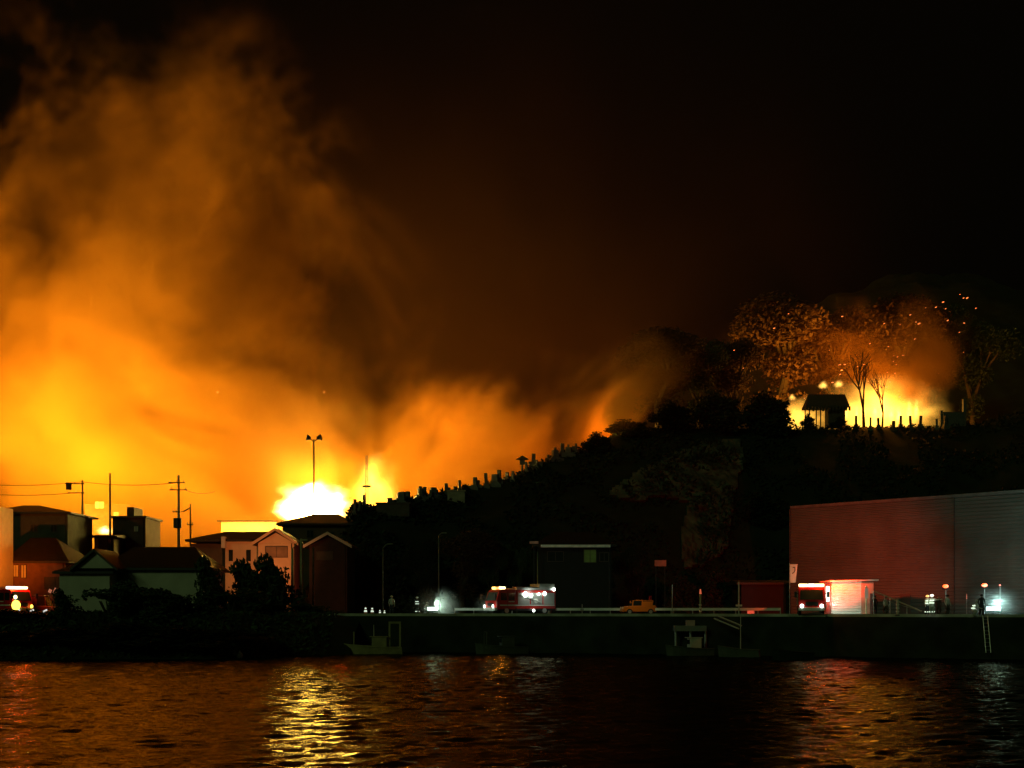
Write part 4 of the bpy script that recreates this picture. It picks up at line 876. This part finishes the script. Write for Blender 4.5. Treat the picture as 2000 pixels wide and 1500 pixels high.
boat(726,115,5.5,.15,'yellowish fishing boat with a cabin and stern arch, beside the bright reflection',M_hull,True,True,2.9,M_hull,True)
boat(612,116,3.6,-.2,'small low boat directly above the bright reflection',M_hd,True,False,0)
boat(978,116,5.0,.3,'dark boat with a pale bow, moored below the fire engine headlamps',M_hd,True,True,0,M_hd)
boat(1345,111,4.4,.25,'small greenish boat tied up below the orange car side of the quay',M_hd,True,False,0)
boat(1442,108,3.6,-.3,'sailing dinghy with a banded mast below the tallest quay pole',M_hd,False,False,3.9)
boat(1545,101,4.0,.5,'tiny dark boat drifting below the head-on fire engine',M_leafd,False,False,0)
t=empty('gangway',(XY(1405,112),111,1),0,'pale gangway slanting down from the quay to the dinghy','gangway')
MB().path([at(1400,1202,112),at(1448,1222,108.5)],.07).build('side_rail',M_cream,t,True); MB().path([at(1395,1208,112),at(1443,1228,108.5)],.07).build('side_rail',M_cream,t,True)
p,q=at(1398,1205,112),at(1446,1225,108.5); MB().add([p+Vector((0,-.3,0)),q+Vector((0,-.3,0)),q+Vector((0,.3,0)),p+Vector((0,.3,0)),p+Vector((0,-.3,.06)),q+Vector((0,-.3,.06)),q+Vector((0,.3,.06)),p+Vector((0,.3,.06))],[(3,2,1,0),(4,5,6,7),(0,1,5,4),(1,2,6,5),(2,3,7,6),(3,0,4,7)]).build('deck',M_wood,t,True)
t=empty('pontoon',(XY(1345,111.5),113,.6),0,'dim grey pontoon with low sheds of gear, beneath the quay edge','pontoon')
MB().box((XY(1318,112),112,2.2),(XY(1380,112),113.4,2.7)).build('deck',M_steel,t,True)
for px in (1320,1349,1378): MB().tube((XY(px,112.7),112.7,-1),(XY(px,112.7),112.7,2.197),.12).build('pile',M_steel,t,True)
MB().box((XY(1342,112),112.2,2.703),(XY(1358,112),113,3.2)).build('gear_box',mat('pinkish box',(.4,.3,.28),.7),t,True)
t=empty('quay_ladder',(XY(1937,103.4),103,0),0,'pale ladder hanging down the quay wall under the brightest floodlight','ladder')
mb=MB(); xq=XY(1937,101.5); 
for s in (-.2,.2): mb.tube((xq+s,102.2,.6),(xq+s,102.9,ZR),.035)
for i in range(9): mb.tube((xq-.2,102.3+i*.06,.8+i*.32),(xq+.2,102.3+i*.06,.8+i*.32),.025)
mb.build('rungs',M_steel,t,True)
for i,px in enumerate((455,468)):
    tag(MB().ball((XY(px,105.5),105.5,.25),.28,10,8).ball((XY(px,105.5),105.5,.6),.08,8,6).build('mooring_buoy',M_cream,smooth=True),['pale mooring buoy floating nearest the bank tip','second pale mooring buoy, on the boat side'][i],'buoy','pale mooring buoys off the bank')
# ------------------------------------------------------------------ fire, embers
def flame_mat(name,c,st,sc_=.35,pwr=1.0):
    m=bpy.data.materials.new(name); m.use_nodes=True; nt=m.node_tree; nt.nodes.clear(); N=nt.nodes.new; L=nt.links.new
    out=N('ShaderNodeOutputMaterial'); pv=N('ShaderNodeVolumePrincipled'); pv.inputs['Color'].default_value=(.5,.2,.05,1); pv.inputs['Emission Color'].default_value=c+(1,)
    tc=N('ShaderNodeTexCoord'); g=N('ShaderNodeTexGradient'); g.gradient_type='SPHERICAL'
    wn=N('ShaderNodeTexNoise'); wn.inputs['Scale'].default_value=1.6; wn.inputs['Detail'].default_value=3; L(tc.outputs['Object'],wn.inputs['Vector'])
    w1=N('ShaderNodeVectorMath'); w1.operation='MULTIPLY_ADD'; L(wn.outputs['Color'],w1.inputs[0]); w1.inputs[1].default_value=(1.3,1.3,1.3); w1.inputs[2].default_value=(-.65,-.65,-.65)
    w2=N('ShaderNodeVectorMath'); w2.operation='ADD'; L(tc.outputs['Object'],w2.inputs[0]); L(w1.outputs[0],w2.inputs[1]); L(w2.outputs[0],g.inputs[0])
    geo=N('ShaderNodeNewGeometry'); n=N('ShaderNodeTexNoise'); n.inputs['Scale'].default_value=sc_; n.inputs['Detail'].default_value=3; L(geo.outputs['Position'],n.inputs['Vector'])
    a=N('ShaderNodeMath'); a.operation='MULTIPLY_ADD'; L(n.outputs['Fac'],a.inputs[0]); a.inputs[1].default_value=1.6; a.inputs[2].default_value=-.75
    b=N('ShaderNodeMath'); b.operation='ADD'; b.use_clamp=True; L(g.outputs['Fac'],b.inputs[0]); L(a.outputs[0],b.inputs[1])
    e=N('ShaderNodeMath'); e.operation='MULTIPLY'; L(g.outputs['Fac'],e.inputs[0]); L(b.outputs[0],e.inputs[1])
    k=N('ShaderNodeMath'); k.operation='MULTIPLY'; L(e.outputs[0],k.inputs[0]); k.inputs[1].default_value=st; pw=N('ShaderNodeMath'); pw.operation='POWER'; L(g.outputs['Fac'],pw.inputs[0]); pw.inputs[1].default_value=pwr; sq=N('ShaderNodeMath'); sq.operation='MULTIPLY'; L(pw.outputs[0],sq.inputs[0]); L(k.outputs[0],sq.inputs[1]); k=sq; L(k.outputs[0],pv.inputs['Emission Strength'])
    d=N('ShaderNodeMath'); d.operation='MULTIPLY'; L(e.outputs[0],d.inputs[0]); d.inputs[1].default_value=.05; L(d.outputs[0],pv.inputs['Density'])
    L(pv.outputs[0],out.inputs['Volume']); return m
def flame(px,py,Y,wx,wy,hz,label,m):
    o=MB().ball((0,0,0),1,20,12).build('flames',m); o.location=at(px,py,Y); o.scale=(wx/F*Y,wy,hz/F*Y); tag(o,label,'flames',kind='stuff')
F_w=flame_mat('white flare',(1,.68,.14),150,.2,2.8); F_o=flame_mat('orange flame',(1,.55,.06),2.2,.3,1.5); F_y=flame_mat('yellow flame',(1,.5,.06),1.7,.3,1.3)
flame(614,984,189,98,7,56,'blinding white flare behind the hipped roof',F_w)
flame(732,955,196,75,5,90,'yellow fire at the foot of the radio mast',F_o)
flame(1728,800,225,165,8,85,'yellow blaze across the hilltop behind the graves',F_y)
flame(1560,815,222,75,5,48,'low fire between the dark round tree and the pavilion',F_y)
flame(205,1036,170,22,2,12,'bright small flame above the annex roof',emis('x',(1,1,1),1) and flame_mat('hot flame',(1,.75,.2),7,.6))
F_l=flame_mat('lick flame',(1,.5,.08),9,1.1)
for px,py,wx,hz,lb in ((1608,752,13,11,'small flame licking over the pavilion roof end'),(1638,750,14,10,'small flame licking over the middle of the pavilion roof'),(1548,776,10,9,'small flame between the dark round tree and the pavilion roof'),(1756,812,8,14,'small flame among the graves by the hilltop blaze')):
    flame(px,py,224,wx,.7,hz,lb,F_l)
lamp('fire_light',at(1690,770,219),5000,(1,.3,.02),2)
rt=random.Random(3)
for q in range(9):
    flame(1655+q*17+rt.uniform(-5,5),812-rt.uniform(0,16),224-q*.05,rt.uniform(6,10),.6,rt.uniform(16,30),'leaping flame tongue in the hilltop blaze',F_l)
rnd=random.Random(9)
EM=emis('ember',(1,.2,.04),2.2)
emb=[(1540,613),(1512,641),(1434,684),(1452,719),(1645,618),(1778,615),(1808,601),(1828,600),(1847,603),(1795,632),(1745,706),(1751,712),(1733,727),(1748,729),(1804,748),(1833,729),(1882,688),(1687,712),(1705,750),(1756,764),(1757,775),(1732,756),(1738,746),(1660,838),(1655,834),(1571,778),(1548,775),(633,766),(425,766),(1650,712)]
re_=random.Random(8)
for q in range(26):
    a_=re_.random(); emb.append((round(1600+a_*300+re_.uniform(-30,30)),round(790-a_*150-re_.random()*90)))
for i,(px,py) in enumerate(emb):
    Y=214+rnd.uniform(-3,6) if px>700 else 186; s=rnd.uniform(.07,.17)*(1.6 if (px,py)==(1795,632) else 1)
    o=MB().cbox((0,0,0),(s*2.2,s*.7,s*.7),0,-.35).build('ember',EM,bevel=.02); o.location=at(px,py,Y); o.rotation_euler=(rnd.random(),rnd.uniform(-.3,.3),rnd.random()*.6)
    g_='embers drifting above the hilltop fire' if px>700 else None
    tag(o,'largest glowing ember, high above the fire' if (px,py)==(1795,632) else ((('tiny ember high in the dark beyond the fire, under the rusty tree top' if px>1765 and py<740 else 'tiny ember low beside the graves and pavilion' if py>770 else 'tiny ember drifting close over the bright hilltop blaze' if py>695 and px>1600 else 'tiny ember in the dark smoke before the pavilion tree')) if px>700 else ('lone ember in the dark smoke above the siren pole' if px>600 else 'faint ember in the orange smoke over the town')),'ember',g_)
# ------------------------------------------------------------------ smoke
m=bpy.data.materials.new('smoke'); m.use_nodes=True; nt=m.node_tree; nt.nodes.clear()
N=nt.nodes.new; L=nt.links.new
out=N('ShaderNodeOutputMaterial'); pv=N('ShaderNodeVolumePrincipled')
pv.inputs['Color'].default_value=(.92,.44,.09,1); pv.inputs['Anisotropy'].default_value=.1
geo=N('ShaderNodeNewGeometry'); POS=geo.outputs['Position']
n1=N('ShaderNodeTexNoise'); n1.inputs['Scale'].default_value=.012; n1.inputs['Detail'].default_value=1; L(POS,n1.inputs['Vector'])
def vm(op,a,b):
    n=N('ShaderNodeVectorMath'); n.operation=op
    for i,x in enumerate((a,b)):
        if isinstance(x,tuple): n.inputs[i].default_value=x
        elif isinstance(x,(int,float)): n.inputs[3].default_value=x
        else: L(x,n.inputs[i])
    return n.outputs['Value'] if op=='DOT_PRODUCT' else n.outputs[0]
def mt(op,a,b=0,c=0,clamp=False):
    n=N('ShaderNodeMath'); n.operation=op; n.use_clamp=clamp
    for i,x in enumerate((a,b,c)):
        if isinstance(x,(int,float)): n.inputs[i].default_value=x
        else: L(x,n.inputs[i])
    return n.outputs[0]
wp=vm('ADD',POS,vm('SCALE',vm('SUBTRACT',n1.outputs['Color'],(.5,.5,.5)),60))
n2=N('ShaderNodeTexNoise'); n2.inputs['Scale'].default_value=.028; n2.inputs['Detail'].default_value=4; n2.inputs['Roughness'].default_value=.7
SEED=(300,-90,55)
L(vm('ADD',wp,SEED),n2.inputs['Vector'])
PL=[(40,680,360,380,1.15),(480,430,260,240,.62),(400,900,260,170,1.2),(880,815,240,130,1.3),(1175,800,70,80,1.3),(640,930,130,90,1.2),(1730,780,110,70,.8),(1640,670,160,90,.62),(80,200,330,260,.33)]
env=None
for (px,py,rx,ry,amp) in PL:
    c=at(px,py,232); c.y=238
    q=vm('MULTIPLY',vm('SUBTRACT',wp,tuple(c)),(10.3/rx,1/60,10.3/ry))
    e=mt('MULTIPLY',mt('EXPONENT',mt('MULTIPLY',vm('DOT_PRODUCT',q,q),-1)),amp)
    env=e if env is None else mt('ADD',env,e)
n3=mt('SUBTRACT',n2.outputs['Fac'],.5)
d=mt('MULTIPLY_ADD',n3,4.2,mt('SUBTRACT',env,.5))
d=mt('MULTIPLY',mt('MULTIPLY',d,1.3,clamp=True),mt('MULTIPLY',mt('SUBTRACT',env,.12),3.2,clamp=True))
d=mt('MULTIPLY',mt('MULTIPLY',d,d),.2)
c=at(860,620,232); c.y=238
q=vm('MULTIPLY',vm('SUBTRACT',wp,tuple(c)),(10.3/560,1/60,10.3/300))
hz=mt('MULTIPLY',mt('EXPONENT',mt('MULTIPLY',vm('DOT_PRODUCT',q,q),-1)),mt('MULTIPLY',mt('MULTIPLY',n2.outputs['Fac'],n2.outputs['Fac']),.0042))
d=mt('ADD',mt('ADD',d,hz),.0001)
L(d,pv.inputs['Density']); L(pv.outputs[0],out.inputs['Volume'])
o=MB().box((-175,187,2),(160,305,165)).build('smoke',m)
tag(o,'fire-lit smoke rolling up over the burning town and hill','smoke',kind='stuff')
